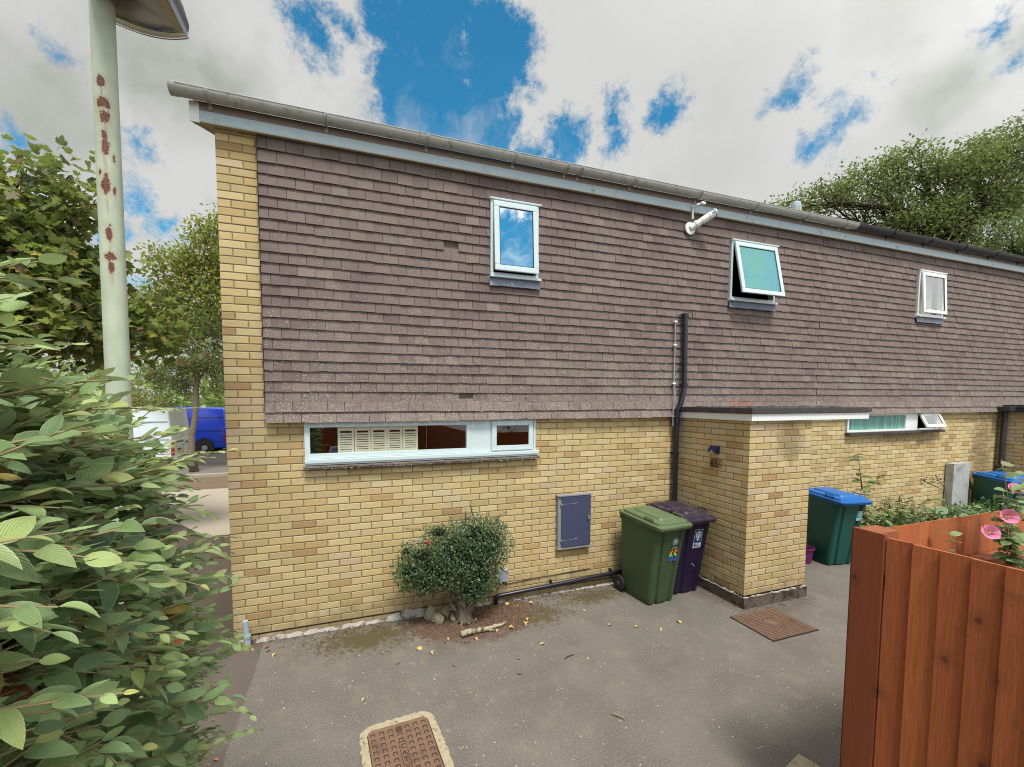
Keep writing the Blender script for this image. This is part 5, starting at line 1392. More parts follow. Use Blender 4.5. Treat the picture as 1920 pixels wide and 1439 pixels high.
for _ in range(150):
    z = random.uniform(.6, 2.3); shoot((hx(z, -3)-random.uniform(.05, .5), -2.92, z), (random.uniform(.2, .9), random.uniform(.3, 1), random.uniform(-.2, .3)), random.uniform(.12, .26), .056, random.uniform(0, .8))
for b, d, L in (((.48, -3.08, 2.02), (1, .35, -.25), .30), ((.42, -3.05, 2.24), (1, .3, .12), .34), ((.30, -3.1, 2.36), (1, .35, .30), .36), ((.52, -3.06, 1.70), (1, .25, -.32), .30), ((.50, -3.1, 1.45), (1, .1, -.05), .30),
                ((.40, -3.5, 2.42), (.8, .5, .22), .28), ((.36, -3.65, 2.50), (.7, .6, .2), .26), ((.5, -3.15, 1.9), (1, .15, .0), .28), ((.52, -3.1, 1.30), (1, .0, .10), .26), ((.42, -3.72, 2.52), (.6, .8, .35), .22)):
    shoot(b, d, L, .046, 1.0)
LP, LD, LN, LS, LT = [np.array([tuple(q) for q in a_]) if a_ is not LS else np.array(a_) for a_ in (LP, LD, LN, LS, LT)]
TMS = [tmpl_ellipse(7, .50, .14, .16), tmpl_ellipse(7, .44, .30, .34), tmpl_ellipse(7, .56, .06, -.10), tmpl_ellipse(7, .40, .20, .10, .7)]
pick = rng.integers(0, 4, len(LP))
for q, tmq in enumerate(TMS):
    k = pick == q; leaf_mesh('foliage', tmq, LP[k], LD[k], LN[k], LS[k], np.clip(LT[k], 0, 1), 'leafc', hedge)
tw.build('twigs', 'twig', hedge, fix=False)

# ================================================================== SHRUB AT THE WALL
def clumps(cl, n, size, jitter=.6, outward=.6):
    """leaf positions in the outer skin of several ellipsoids"""
    vol = np.array([c[1][0]*c[1][2] for c in cl]); sh = vol/vol.sum(); P, D = [], []
    for (c, r), s_ in zip(cl, sh):
        k = int(n*s_); u = unit(k); rad = rng.uniform(.30, 1.12, (k, 1))**.75; P.append(u*rad*np.array(r)+np.array(c)); D.append(u*outward+rng.normal(size=(k, 3))*jitter)
    return np.concatenate(P), np.concatenate(D)
sb = thing('shrub', 'dense dark green small leaved shrub with twisted trunk against the brick wall', 'shrub', (2.30, -.30, 0))
CL = [((.12, -.02, 1.00), (.30, .20, .20)), ((.33, 0, .86), (.22, .20, .26)), ((-.12, -.03, .86), (.34, .24, .26)), ((-.45, 0, .80), (.26, .18, .20)), ((-.34, 0, .66), (.28, .20, .20)),
      ((.10, -.05, .66), (.36, .26, .26)), ((.06, -.08, .38), (.20, .16, .13)), ((.22, -.06, .50), (.20, .18, .18)), ((-.26, .04, 1.02), (.18, .14, .10)), ((.14, -.02, .42), (.19, .20, .15)), ((-.62, 0, .62), (.12, .12, .12)), ((-.42, 0, .47), (.14, .12, .09)), ((-.62, .02, .88), (.10, .10, .07))]
CL = [((a, -.04 if abs(b) < .03 else b, c_), r_) for (a, b, c_), r_ in CL]
CL += [((-.60, -.02, .66), (.20, .16, .16)), ((-.48, -.02, .52), (.20, .15, .12)), ((.10, -.08, .34), (.17, .14, .10)), ((0, -.05, .80), (.44, .24, .24)), ((-.22, -.05, .62), (.32, .22, .20)), ((.22, -.05, .94), (.30, .22, .22))]
P, D = clumps(CL, 15500, .02)
keep = P[:, 1] < .285
P, D = P[keep], D[keep]; n = len(P)
leaf_mesh('foliage', TM_S, P, D, unit(n)*.7+np.array((0, -.35, 1)), rng.uniform(.022, .038, n), tones(n, [(.050, .095, .042), (.036, .070, .032), (.085, .150, .066), (.13, .205, .09), (.18, .24, .10)], [34, 26, 24, 11, 5], .2), 'leaf_small', sb)
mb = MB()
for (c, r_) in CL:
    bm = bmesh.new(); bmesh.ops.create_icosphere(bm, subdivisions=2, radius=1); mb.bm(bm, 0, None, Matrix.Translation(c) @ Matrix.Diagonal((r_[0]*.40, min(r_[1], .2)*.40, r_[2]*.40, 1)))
mb.build('dark_core', 'core', sb)  # dark ellipsoids painted for the shade between the leaves
mb = MB()
sprigs_P, sprigs_D = [], []
for a, b, L in (((.02, 0, 1.1), (.1, 0, 1), .14), ((-.1, 0, 1.05), (-.4, 0, 1), .16), ((.35, 0, 1.05), (.8, 0, 1), .14), ((-.55, 0, .58), (-1, 0, -.4), .16), ((.1, -.1, .30), (.3, -.1, -1), .08), ((-.25, 0, .45), (-.6, 0, -1), .14), ((-.32, 0, 1.05), (-1, 0, .25), .30), ((.12, 0, 1.15), (-.25, 0, 1), .14), ((.30, 0, 1.10), (1, -.1, .55), .22), ((-.6, 0, .70), (-1, 0, .0), .20), ((-.5, 0, .48), (-1, 0, -.15), .22), ((.5, 0, .8), (1, 0, -.1), .12), ((-.35, .0, .40), (-1, 0, -.3), .16), ((.42, 0, .55), (1, 0, -.5), .14)):
    p = Vector(a); d = Vector(b).normalized(); q = []
    for i in range(9):
        q.append(p.copy()); p = p+d*L/8; d = (d+Vector((jit(.12), jit(.1), jit(.12)))).normalized()
        for _ in range(4): sprigs_P.append(q[-1]+Vector((jit(.01), jit(.01), jit(.01)))); sprigs_D.append(d*.4+Vector((jit(1), jit(1), jit(1))))
    mb.tube(q, .003, 5)
n = len(sprigs_P); leaf_mesh('sprig', TM_S, sprigs_P, sprigs_D, unit(n)*.6+np.array((0, -.3, 1)), rng.uniform(.018, .030, n), tones(n, [(.06, .11, .045), (.10, .17, .065)], [1, 1], .2), 'leaf_small', sb)
# gnarled trunk from several twisted stems
for k, (bx, by, tx, ty, tz, r_) in enumerate([(-.03, -.02, .0, 0, .42, .050), (.03, -.05, .10, -.02, .38, .040), (.07, .0, .18, 0, .40, .032), (-.01, .04, -.20, .02, .50, .034), (.05, -.03, .24, .02, .45, .020), (.0, -.06, -.03, -.02, .5, .028), (-.06, 0, -.30, 0, .52, .020), (.02, 0, .1, 0, .6, .03)]):
    pts = []
    for i in range(9):
        t_ = i/8; pts.append((bx+(tx-bx)*t_**1.5+.012*math.sin(i*1.3+k), by+(ty-by)*t_+.012*math.cos(i*1.7+k*2), tz*t_-.01))
    mb.tube(pts, [r_*(1.05-.55*i/8+.10*math.sin(i*2.3+k)) for i in range(9)], 10)
for k in range(7):
    a = k/7*6.28+.3; mb.tube([(.02, -.02, .07), (.02+.07*math.cos(a), -.02+.06*math.sin(a), .022), (.02+.15*math.cos(a+.2), -.02+.12*math.sin(a+.2), -.01)], [.026, .018, .006], 8)
mb.build('trunk', 'bark_root', sb, smooth=True)
o = MB(); bm = bmesh.new(); bmesh.ops.create_icosphere(bm, subdivisions=1, radius=.016); o.bm(bm, 0, None, Matrix.Translation((-.43, -.14, .985)))
bm = bmesh.new(); bmesh.ops.create_icosphere(bm, subdivisions=1, radius=.012); o.bm(bm, 0, None, Matrix.Translation((-.415, -.15, .975))); o.build('flower', 'red_lamp', sb)
# stones and branch beside it
def stone(label, loc, s_, seed, name='stone', mat='stone', group='buff stones piled at the wall'):
    bm = bmesh.new(); bmesh.ops.create_icosphere(bm, subdivisions=3, radius=1); r2 = random.Random(seed)
    pl = [(Vector((r2.uniform(-1, 1), r2.uniform(-1, 1), r2.uniform(-.6, 1))).normalized(), r2.uniform(.55, .85)) for _ in range(11)]
    for v in bm.verts:
        for nrm_, dd in pl:
            e = v.co.dot(nrm_)-dd
            if e > 0: v.co -= nrm_*e
    mb = MB(); mb.bm(bm, 0, None, Matrix.Diagonal((s_[0], s_[1], s_[2], 1))); o = mb.build(name, mat, None, smooth='auto'); o.location = loc; o.rotation_euler = (0, 0, seed)
    return tag(o, label, 'stone', group)
stone('tallest upright buff stone leaning on the wall left of the shrub trunk', (1.965, -.115, .055), (.085, .07, .10), 3)
stone('buff stone lying lowest at the front of the little pile', (2.03, -.215, .028), (.09, .075, .06), 5)
stone('mossy grey stone between the tall stone and the shrub trunk', (2.13, -.13, .045), (.075, .06, .07), 8)
stone('flat wedge shaped stone touching the shrub trunk', (2.205, -.20, .02), (.095, .05, .04), 11)
mb = MB(); pts = [(0, 0, .03), (.08, .012, .034), (.17, .025, .032), (.25, .022, .028), (.33, .03, .026), (.40, .05, .028), (.47, .06, .020), (.52, .085, .03)]
mb.tube(pts, [.036, .033, .028, .024, .021, .020, .017, .010], 14); mb.tube([(.27, .025, .03), (.31, -.01, .03), (.36, -.02, .02)], [.012, .010, .006], 8)
o = mb.build('log', 'deadwood', None, smooth=True); o.location = (2.19, -.605, 0); tag(o, 'short lichen covered dead branch lying on the soil in front of the shrub', 'log')
# fallen leaves, each its own object
def fallen(tm, s_):
    V, F, UV = tm; me = bpy.data.meshes.new('fallen_leaf'); v = V.copy()*s_; v[:, 2] += .012*np.abs(np.sin(v[:, 0]*60))+.004; me.from_pydata([tuple(q) for q in v], [], F)
    l = me.uv_layers.new(name='UVMap'); me.attributes.new('tone', 'FLOAT_COLOR', 'FACE'); return me
yel = pbr('dry_yellow_leaf', (.50, .37, .13), .8, nscale=60, namt=.35, dirt=((.25, .12, .05), 50, .55, .7)); M['yel'] = yel
brn = pbr('dry_brown_leaf', (.26, .12, .055), .8, nscale=60, namt=.35); M['brn'] = brn
me_a = fallen(TM_C, .05); me_a.materials.append(yel); me_b = fallen(TM_M, .05); me_b.materials.append(yel); me_c = fallen(TM_C, .045); me_c.materials.append(brn)
spots = [(3.80, -.90, 'b'), (4.02, -1.03, 'b'), (4.10, -1.10, 'b'), (4.28, -1.14, 'a'), (4.55, -1.12, 'b'), (3.22, -1.36, 'a'), (2.9, -1.0, 'a'), (2.62, -1.15, 'c'), (2.0, -1.02, 'c'), (1.18, -1.25, 'a'), (2.55, -1.35, 'c'), 
         (2.05, -.62, 'a'), (2.32, -.66, 'a'), (2.50, -.62, 'a'), (2.60, -.60, 'b'), (2.72, -.60, 'a'), (2.95, -.55, 'b'), (3.0, -.48, 'a'), (2.1, -.75, 'c'), (1.85, -.75, 'a'), (1.75, -.70, 'b'), (2.9, -.12, 'b'), (3.0, -.2, 'a'), (2.45, -.32, 'a'), (2.6, -.4, 'c'), (3.2, -.18, 'b'), (1.5, -.85, 'c'), (3.7, -.55, 'b'), (.30, -.18, 'c'), (.36, -.22, 'c'), (.42, -.30, 'a'), (.1, -1.1, 'c'), (.2, -1.5, 'c')]
MARKS = [((1.44, -1.5), 'the nearest manhole cover'), ((2.45, -.62), 'the dead branch'), ((4.6, -.95), 'the green bin'), ((5.2, -1.6), 'the porch inspection cover'), ((3.0, -1.3), 'the middle of the yard'), ((.3, -.2), 'the pale tube stub'), ((3.8, -.7), 'the black waste pipe'), ((3.6, -1.9), 'the red fence'), ((.2, -1.3), 'the hedge'), ((1.7, -.8), 'the moss left of the branch')]
KN = {'a': 'flat yellow leaf', 'b': 'curled pale yellow leaf', 'c': 'dry brown leaf'}
ORD = ['leftmost', 'second from left', 'third from left', 'fourth from left', 'fifth from left', 'sixth from left', 'seventh from left', 'eighth from left']
groups = {}
for x, y, k in spots:
    mk = min(MARKS, key=lambda q: (q[0][0]-x)**2+(q[0][1]-y)**2)[1]; groups.setdefault((k, mk), []).append((x, y))
for (k, mk), lst in groups.items():
    for i, (x, y) in enumerate(sorted(lst)):
        o = bpy.data.objects.new('fallen_leaf', {'a': me_a, 'b': me_b, 'c': me_c}[k]); COL.objects.link(o); o.location = (x, y, .002); o.rotation_euler = (jit(.2), jit(.2), random.uniform(0, 6.28)); s_ = random.uniform(.6, 1.25); o.scale = (s_, s_, s_)
        tag(o, (KN[k]+' lying by '+mk) if len(lst) == 1 else (KN[k]+' lying by '+mk+', '+ORD[min(i, 7)]), 'fallen leaf', 'fallen leaves on the asphalt')
# grit and crumbs: too many to count
mb = MB()
def crumb(x, y, s_, c):
    bm = bmesh.new(); bmesh.ops.create_icosphere(bm, subdivisions=1, radius=s_)
    for v in bm.verts: v.co *= random.uniform(.7, 1.25)
    mb.bm(bm, 0, c, Matrix.Translation((x, y, s_*.3)))
for _ in range(950):
    a = random.uniform(0, 6.283); r_ = random.random()**.6; x, y = 2.42+.85*r_*math.cos(a), min(-.02, -.24+.50*r_*math.sin(a)); crumb(x, y, random.uniform(.003, .011), random.choice([(.10, .055, .035), (.15, .09, .055), (.07, .04, .025), (.20, .14, .09)]))
for _ in range(420):
    x = random.choice((random.gauss(1.2, .4), random.gauss(3.3, .45), random.uniform(.3, 5.3))); y = -abs(random.gauss(0, .14))-.02; crumb(x, y, random.uniform(.003, .010), random.choice([(.06, .05, .02), (.10, .085, .03), (.08, .05, .03)]))
for _ in range(130):
    crumb(random.uniform(.5, 5.2), random.uniform(-3.2, -.4), random.uniform(.002, .006), random.choice([(.45, .43, .38), (.3, .26, .2), (.10, .07, .05), (.5, .42, .25)]))
for _ in range(160):
    k = random.random(); x, y = (5.47-abs(random.gauss(0, .05)), random.uniform(-1.1, 0)) if k < .5 else (random.uniform(5.4, 6.6), -1.13-abs(random.gauss(0, .05))); crumb(x, y, random.uniform(.003, .009), random.choice([(.05, .045, .03), (.16, .13, .1), (.3, .27, .22)]))
tag(mb.build('soil_crumbs', 'soil', None, fix=False), 'scattered soil crumbs, moss tufts and grit on the asphalt by the wall', 'soil crumbs', kind='stuff')
mb = MB(); mb.tube([(0, 0, .006), (.05, .02, .010), (.12, .03, .006)], [.004, .005, .003], 6)
o = mb.build('twig', 'bark_dark', None); o.location = (3.02, -1.28, 0); tag(o, 'small dark twig lying on the asphalt by the middle of the yard', 'twig')
mb = MB(); mb.tube([(0, 0, .008), (.03, -.03, .012), (.06, -.075, .009)], [.010, .012, .007], 8); o = mb.build('seed_pod', 'bark', None); o.location = (3.02, -2.02, 0); tag(o, 'stubby brown seed pod lying on the asphalt nearest the red fence', 'seed pod')

# ================================================================== TREES
mp = [(.185, .215, .045), (.115, .150, .034), (.27, .28, .055), (.060, .085, .024), (.16, .085, .045), (.30, .25, .05)]; mw = [34, 26, 18, 12, 7, 4]
tree('maple_tree', 'broad leaved maple with green and reddish leaves behind the lamp post', (-4.9, 4.3, 0), (-4.3, 4.1, 4.6), .13,
     [((-3.5, 4.0, 4.5), (.95, .9, .75)), ((-3.9, 4.1, 5.2), (.8, .8, .6)), ((-2.95, 3.8, 4.6), (.6, .7, .55)), ((-3.35, 3.95, 3.65), (1.0, .9, .55)), ((-2.75, 3.7, 3.75), (.65, .7, .5)), ((-4.7, 4.3, 4.6), (.9, .9, .9)), ((-3.3, 3.9, 5.55), (.45, .45, .40)), ((-2.75, 3.7, 5.35), (.28, .3, .32)), ((-2.85, 3.75, 5.9), (.22, .25, .28)), ((-3.45, 3.95, 6.0), (.30, .3, .26)), ((-4.1, 4.1, 5.9), (.35, .3, .35)), ((-4.6, 4.3, 3.3), (.9, .9, .6)), ((-2.05, 3.85, 3.75), (.42, .5, .36)), ((-1.75, 3.85, 3.45), (.36, .4, .22))],
     TM_M, .145, 7400, mp, mw, 'leaf_maple', group='trees left of the house')
tree('field_maple', 'taller yellow green tree directly behind the left wall corner', (-1.9, 13.4, 0), (-2.3, 13.2, 6), .16,
     [((-3.1, 13.4, 7.9), (1.2, 1.1, 1.1)), ((-4.4, 13.7, 7.1), (1.1, 1.0, .9)), ((-3.2, 13.3, 6.2), (1.4, 1.1, .9)), ((-2.1, 13.1, 7.4), (1.0, 1.0, 1.1)), ((-5.1, 13.8, 6.0), (.9, .9, .6)), ((-4.0, 13.6, 5.4), (1.5, 1.1, .7)), ((-2.8, 13.3, 8.9), (.55, .5, .45)), ((-5.6, 13.9, 5.0), (.8, .8, .5))],
     TM_D, .155, 18000, [(.32, .33, .06), (.23, .25, .045), (.40, .38, .08), (.11, .14, .035), (.28, .19, .06)], [34, 28, 18, 15, 5], 'leaf_maple', group='trees left of the house')
tree('young_tree', 'slender young tree with grey trunk standing in front of the blue van', (-3.82, 12.17, 0), (-3.5, 12.2, 4.6), .12,
     [((-3.77, 12.4, 4.6), (.85, .8, .6)), ((-4.7, 12.7, 4.6), (.7, .7, .55)), ((-3.1, 12.3, 5.1), (.7, .7, .6)), ((-4.4, 12.6, 3.5), (.7, .7, .45)), ((-2.95, 12.2, 3.8), (.7, .7, .6)), ((-5.1, 12.8, 3.2), (.5, .6, .4)), ((-3.5, 12.2, 3.7), (.6, .7, .5)), ((-2.9, 12.1, 2.95), (.4, .5, .35)), ((-4.3, 12.5, 2.95), (.5, .6, .3))],
     TM_D, .095, 10500, [(.13, .16, .04), (.095, .12, .035), (.19, .20, .055), (.065, .085, .025), (.24, .11, .05)], [32, 28, 18, 16, 5], 'leaf_maple', bark='bark', fork=.5, group='trees left of the house', trunkpts=[(-3.84, 12.19, 0), (-3.90, 12.2, .7), (-3.86, 12.2, 1.3), (-3.76, 12.2, 1.8), (-3.70, 12.2, 2.3), (-3.66, 12.2, 2.9), (-3.58, 12.2, 3.5), (-3.46, 12.2, 4.5)])
hb = thing('red_hedge', 'russet leaved bush behind the white van', 'bush', (-7.6, 17.0, 0))
P, D = clumps([((0, 0, 1.9), (1.6, .8, 1.2)), ((1.0, 0, 1.3), (1.0, .8, 1.2)), ((-2.0, 0, 1.6), (1.5, .8, 1.5))], 5200, .08)
n = len(P); leaf_mesh('foliage', TM_D, P, D, unit(n)*.7+np.array((0, -.2, 1)), rng.uniform(.08, .14, n), tones(n, [(.20, .10, .055), (.28, .17, .08), (.13, .10, .04), (.20, .20, .06)], [3, 3, 2, 2], .2), 'leaf_maple', hb)
P, D = clumps([((-26, 44, 3), (8, 3, 5)), ((-14, 42, 3.5), (8, 3, 4.5)), ((-4, 42, 3.5), (8, 3, 5)), ((-20, 40, 1), (14, 2, 2.0)), ((-5, 39, 1), (9, 2, 2.4)), ((6, 42, 3), (7, 3, 5)), ((-8, 30, 1.5), (7, 1.5, 3)), ((-16, 30, 1.5), (6, 1.5, 3))], 15000, .4)
n = len(P); o = leaf_mesh('far_trees', TM_D, P, D, unit(n)*.7+np.array((0, 0, 1)), rng.uniform(.35, .75, n), tones(n, [(.20, .27, .07), (.28, .33, .10), (.12, .17, .05)], [3, 2, 2], .2), 'leaf_maple')
tag(o, 'bright green trees far off beyond the parked vans', 'trees', kind='stuff')
# big tree over the roof, right
pr_ = [(.115, .135, .036), (.080, .100, .030), (.165, .175, .048), (.050, .065, .024), (.20, .20, .06)]; pw = [32, 28, 20, 14, 6]
tree('large_tree', 'big spreading tree with branching trunk rising behind the roof at the right', (31.8, 9.6, 0), (31.4, 9.2, 13.0), .42,
     [((31.4, 9.2, 14.2), (2.0, 2, 1.3)), ((29.3, 9.8, 14.6), (1.8, 1.8, 1.2)), ((27.4, 10.5, 13.9), (1.7, 1.7, 1.1)), ((25.2, 11.2, 13.1), (1.5, 1.5, .9)), ((28.2, 10.2, 12.3), (1.6, 1.5, 1.0)), ((30.4, 9.4, 12.6), (1.6, 1.5, 1.0)), ((32.6, 8.8, 12.9), (1.5, 1.5, 1.0)), ((23.4, 11.8, 12.3), (1.2, 1.2, .6)), ((22.2, 12.1, 11.9), (.8, .9, .5)), ((33.4, 8.6, 15.0), (1.9, 1.9, 1.3)), ((35.6, 8.0, 16.0), (2.0, 2, 1.6)), ((29.0, 9.7, 11.5), (1.7, 1.6, .9)), ((26.5, 10.6, 10.6), (1.6, 1.5, .9)), ((31.4, 9.0, 11.6), (1.8, 1.6, 1.0)), ((34.0, 8.4, 13.0), (1.9, 1.8, 1.2)), ((30.0, 9.5, 9.8), (2.6, 1.6, .9)), ((34.0, 8.2, 10.8), (2.2, 1.8, 1.2)), ((36.5, 7.6, 13.5), (2.0, 2, 1.6)), ((24.6, 11.3, 10.4), (1.6, 1.3, .7))],
     TM_D, .185, 38000, pr_, pw, 'leaf_maple', fork=.62, group='trees behind the roof', twigs=4)
tree('dark_tree', 'darker green tree in front of the big tree at the far right edge', (26.6, 4.4, 0), (26.4, 4.4, 8.5), .25,
     [((25.6, 4.6, 8.4), (.9, 1, .9)), ((26.6, 4.2, 9.0), (1.2, 1.2, 1.1)), ((26.2, 4.3, 7.6), (1.4, 1.2, .9)), ((28.2, 3.8, 9.8), (1.6, 1.5, 1.4))],
     TM_D, .13, 6500, [(.045, .080, .022), (.030, .055, .018), (.070, .11, .03)], [3, 3, 2], 'leaf_maple', group='trees behind the roof')

# ================================================================== PLANTS BY THE FAR WALL
def leafy(name, label, cat, loc, stems, lsz, nper, pal, w, tm=TM_C, mat='leaf_hib', group=None, r=.006, bark='twig', tipdrop=.0):
    t = thing(name, label, cat, loc, 0, group); mb = MB(); P, D = [], []
    for a, b in stems:
        pts = limb_path(a, b, .08, 8); mb.tube(pts, [r*(1-.6*i/8) for i in range(9)], 6)
        for k in range(nper):
            f = random.uniform(.15, 1); q = f*8; i = min(int(q), 7); p = pts[i].lerp(pts[i+1], q-i); an = k*2.4+jit(.4)
            P.append(p); D.append(Vector((math.cos(an), math.sin(an), random.uniform(-.4, .4))))
    mb.build('stem', bark, t, smooth=True); n = len(P)
    leaf_mesh('foliage', tm, P, D, unit(n)*.45+np.array((0, -.35, 1)), rng.uniform(.7, 1.25, n)*lsz, tones(n, pal, w, .15), mat, t)
    return t
gp_ = [(.11, .17, .05), (.075, .125, .04), (.16, .22, .07)]
leafy('tall_weed', 'tall leafy stem growing up the wall right of the blue lidded bin', 'plant', (8.87, -.35, 0), [((0, 0, 0), (-.02, 0, 1.1)), ((-.02, 0, 1.05), (-.20, 0, 1.62)), ((-.01, 0, .95), (.5, 0, 1.28))], .14, 15, gp_, [3, 2, 1], r=.010)
leafy('leafy_plant', 'bushy light green plant behind the blue lidded bin', 'plant', (9.0, -.42, 0), [((0, 0, 0), (jit(.5), jit(.2), random.uniform(.4, .85))) for _ in range(24)], .13, 16, [(.16, .23, .06), (.09, .14, .04), (.18, .24, .07)], [3, 2, 2])
leafy('leafy_plant', 'low green plant with drooping leaves left of the tall weed stem', 'plant', (8.35, -.06, 0), [((0, 0, 0), (jit(.35), jit(.05), random.uniform(.7, 1.05))) for _ in range(9)], .13, 11, gp_, [2, 2, 1])
leafy('rose_bush', 'dark small leaved bush against the wall between the weeds and the grey slab', 'bush', (9.95, -.30, 0), [((0, 0, 0), (jit(.5), jit(.15), random.uniform(.45, .86))) for _ in range(34)], .060, 44, [(.045, .07, .03), (.07, .09, .04), (.16, .09, .06)], [3, 2, 1], TM_S, 'leaf_small', bark='bark_dark')
leafy('squash_plant', 'big leaved plant with a bare branching stalk in front of the grey slab', 'plant', (11.0, -.50, 0), [((0, 0, 0), (jit(.7), jit(.25), random.uniform(.3, .7))) for _ in range(14)]+[((0, 0, 0), (-.10, 0, .9))], .25, 8, [(.10, .17, .07), (.16, .23, .10), (.30, .32, .08)], [3, 3, 1])
mb = MB()
for a, b in (((0, 0, .6), (-.15, 0, 1.05)), ((-.1, 0, .9), (-.85, 0, 1.16)), ((-.1, 0, .95), (-.42, 0, 1.2)), ((-.12, 0, 1.0), (-.55, 0, 1.1))): mb.tube(limb_path(a, b, .05, 6), .007, 6)
for _ in range(26): x = random.uniform(-.85, -.2); bm = bmesh.new(); bmesh.ops.create_icosphere(bm, subdivisions=1, radius=.014); mb.bm(bm, 0, None, Matrix.Translation((x, jit(.02), 1.12+jit(.06))))
o = mb.build('seed_stalk', 'bark', None); o.location = (10.9, -.48, 0); tag(o, 'dry brown seed stalk arching left above the squash leaves', 'plant')
leafy('leafy_plant', 'leafy green clump beside the far blue lidded bin', 'plant', (11.7, -.55, 0), [((0, 0, 0), (jit(.5), jit(.2), random.uniform(.3, .6))) for _ in range(14)], .13, 10, gp_, [3, 2, 1])
P, D = clumps([((9.3, -.55, .38), (.5, .25, .26)), ((10.3, -.5, .34), (.7, .25, .26)), ((11.4, -.5, .36), (.7, .25, .28)), ((12.3, -.5, .40), (.6, .25, .26)), ((9.6, -.7, .12), (1.0, .35, .22)), ((10.8, -.75, .14), (1.0, .35, .26)), ((12.0, -.75, .16), (1.0, .35, .28)), ((13.2, -.8, .16), (1.0, .35, .3)), ((8.95, -.72, .10), (.35, .28, .18)), ((11, -.3, .1), (1.8, .2, .2))], 8200, .06, .8, .3)
n = len(P); o = leaf_mesh('ground_cover', TM_S, P, D, unit(n)*.5+np.array((0, -.2, 1)), rng.uniform(.04, .085, n), tones(n, [(.05, .10, .035), (.075, .14, .045), (.11, .18, .06), (.035, .06, .025)], [3, 3, 2, 2], .2), 'leaf_small')
tag(o, 'low ivy like ground cover along the far flower bed', 'ground cover', kind='stuff')
mb = MB(); mb.box(8.75, -1.05, 0, 16, -.02, .035, ch=.01); struct('flower_bed', mb, 'core')

# ================================================================== HIBISCUS IN THE GARDEN
def hibiscus(loc, stems, blooms, seed, label, nper=15, lsz=.062):
    t = thing('hibiscus', label, 'flowering shrub', loc, 0)
    mb = MB(); P, D, T_ = [], [], []
    for a, b in stems:
        pts = limb_path(a, b, .07, 10); mb.tube(pts, [.0035*(1-.6*i/10) for i in range(11)], 6)
        for k in range(nper):
            f = random.uniform(.25, 1)**.8; q = min(f*10, 9.999); i = int(q); p = pts[i].lerp(pts[i+1], q-i); an = k*2.4+jit(.5)
            P.append(p); D.append(Vector((math.cos(an), math.sin(an), random.uniform(-.35, .45)))); T_.append(f)
    mb.build('stem', 'twig', t, smooth=True); n = len(P); T_ = np.array(T_)[:, None]
    tn = np.array((.085, .15, .055))*(1-T_**2)+np.array((.20, .27, .10))*T_**2; tn *= 1+rng.uniform(-.2, .2, (n, 1))
    leaf_mesh('foliage', tmpl_ellipse(6, .66, .10, .22, .7), P, D, unit(n)*.5+np.array((-.1, -.3, 1)), rng.uniform(.7, 1.25, n)*lsz, tn, 'leaf_hib', t)
    for (bx, by, bz, s_, dirv, pale) in blooms:
        fw = MB(); d = Vector(dirv).normalized(); e1 = d.orthogonal().normalized(); e2 = d.cross(e1)
        for k in range(5):
            a0 = k/5*6.283; nl, nw = 6, 4; v, uv = [], []
            for i in range(nl+1):
                r_ = i/nl
                for j in range(nw+1):
                    s2 = (j/nw-.5)*2; a = a0+s2*.72*min(1, r_*1.3)**.7; rr_ = s_*(.10+.80*r_)*(1-.10*s2*s2*r_)+s_*.02*math.sin(7*s2+k)*r_
                    h = s_*(.95*r_**1.1-.22*r_**3)+s_*.07*math.sin(9*s2+k*2)*r_*r_
                    p = (e1*math.cos(a)+e2*math.sin(a))*rr_*.92 + d*h; v.append((bx+p.x, by+p.y, bz+p.z)); uv.append((s2, r_))
            f = [(i*(nw+1)+j, i*(nw+1)+j+1, (i+1)*(nw+1)+j+1, (i+1)*(nw+1)+j) for i in range(nl) for j in range(nw)]
            for q in f:
                r_ = uv[q[0]][1]; c = (.62, .030, .24) if r_ < .34 else ((.80, .14, .40) if not pale else (.72, .42, .52)); fw.add([v[z_] for z_ in q], [(0, 1, 2, 3)], 0, c, [uv[z_] for z_ in q])
        fo = fw.build('bloom', 'petal', t, fix=False); fo.data.polygons.foreach_set('use_smooth', [True]*len(fo.data.polygons))
        st = MB(); tip = Vector((bx, by, bz))+d*s_*.62; st.tube([Vector((bx, by, bz)), tip], s_*.035, 6); st.build('stamen', 'shutter', fo)
        cal = MB(); cal.tube([Vector((bx, by, bz))-d*s_*.25, Vector((bx, by, bz))+d*.004], [s_*.06, s_*.16], 8); cal.build('calyx', 'twig', fo)
    return t
hib_stems = []
r3 = random.Random(4)
for k in range(16): hib_stems.append(((r3.uniform(-.08, .08), r3.uniform(-.08, .08), .2), (r3.uniform(-.12, .55), r3.uniform(-.25, .16), r3.uniform(1.40, 1.78))))
for k in range(8): hib_stems.append(((.1, 0, .3), (r3.uniform(.0, .25), r3.uniform(.0, .14), r3.uniform(1.7, 2.05))))
hib_stems += [((-.05, 0, .3), (-.22, .20, 1.76)), ((.1, 0, .3), (.07, .13, 1.98)), ((.1, .0, .3), (.06, .14, 2.14)), ((.1, 0, .3), (.2, .1, 2.10))]
hibiscus((4.28, -3.62, 0), hib_stems, [(-.12, .105, 1.775, .046, (-.55, -.65, .5), False), (-.02, .085, 1.855, .046, (-.55, -.7, .4), False), (.045, .09, 1.985, .040, (-.4, -.6, .6), False), (.085, .055, 1.84, .044, (.1, -.7, .6), True)], 4, 'pink flowering hibiscus behind the red fence', 46, .058)

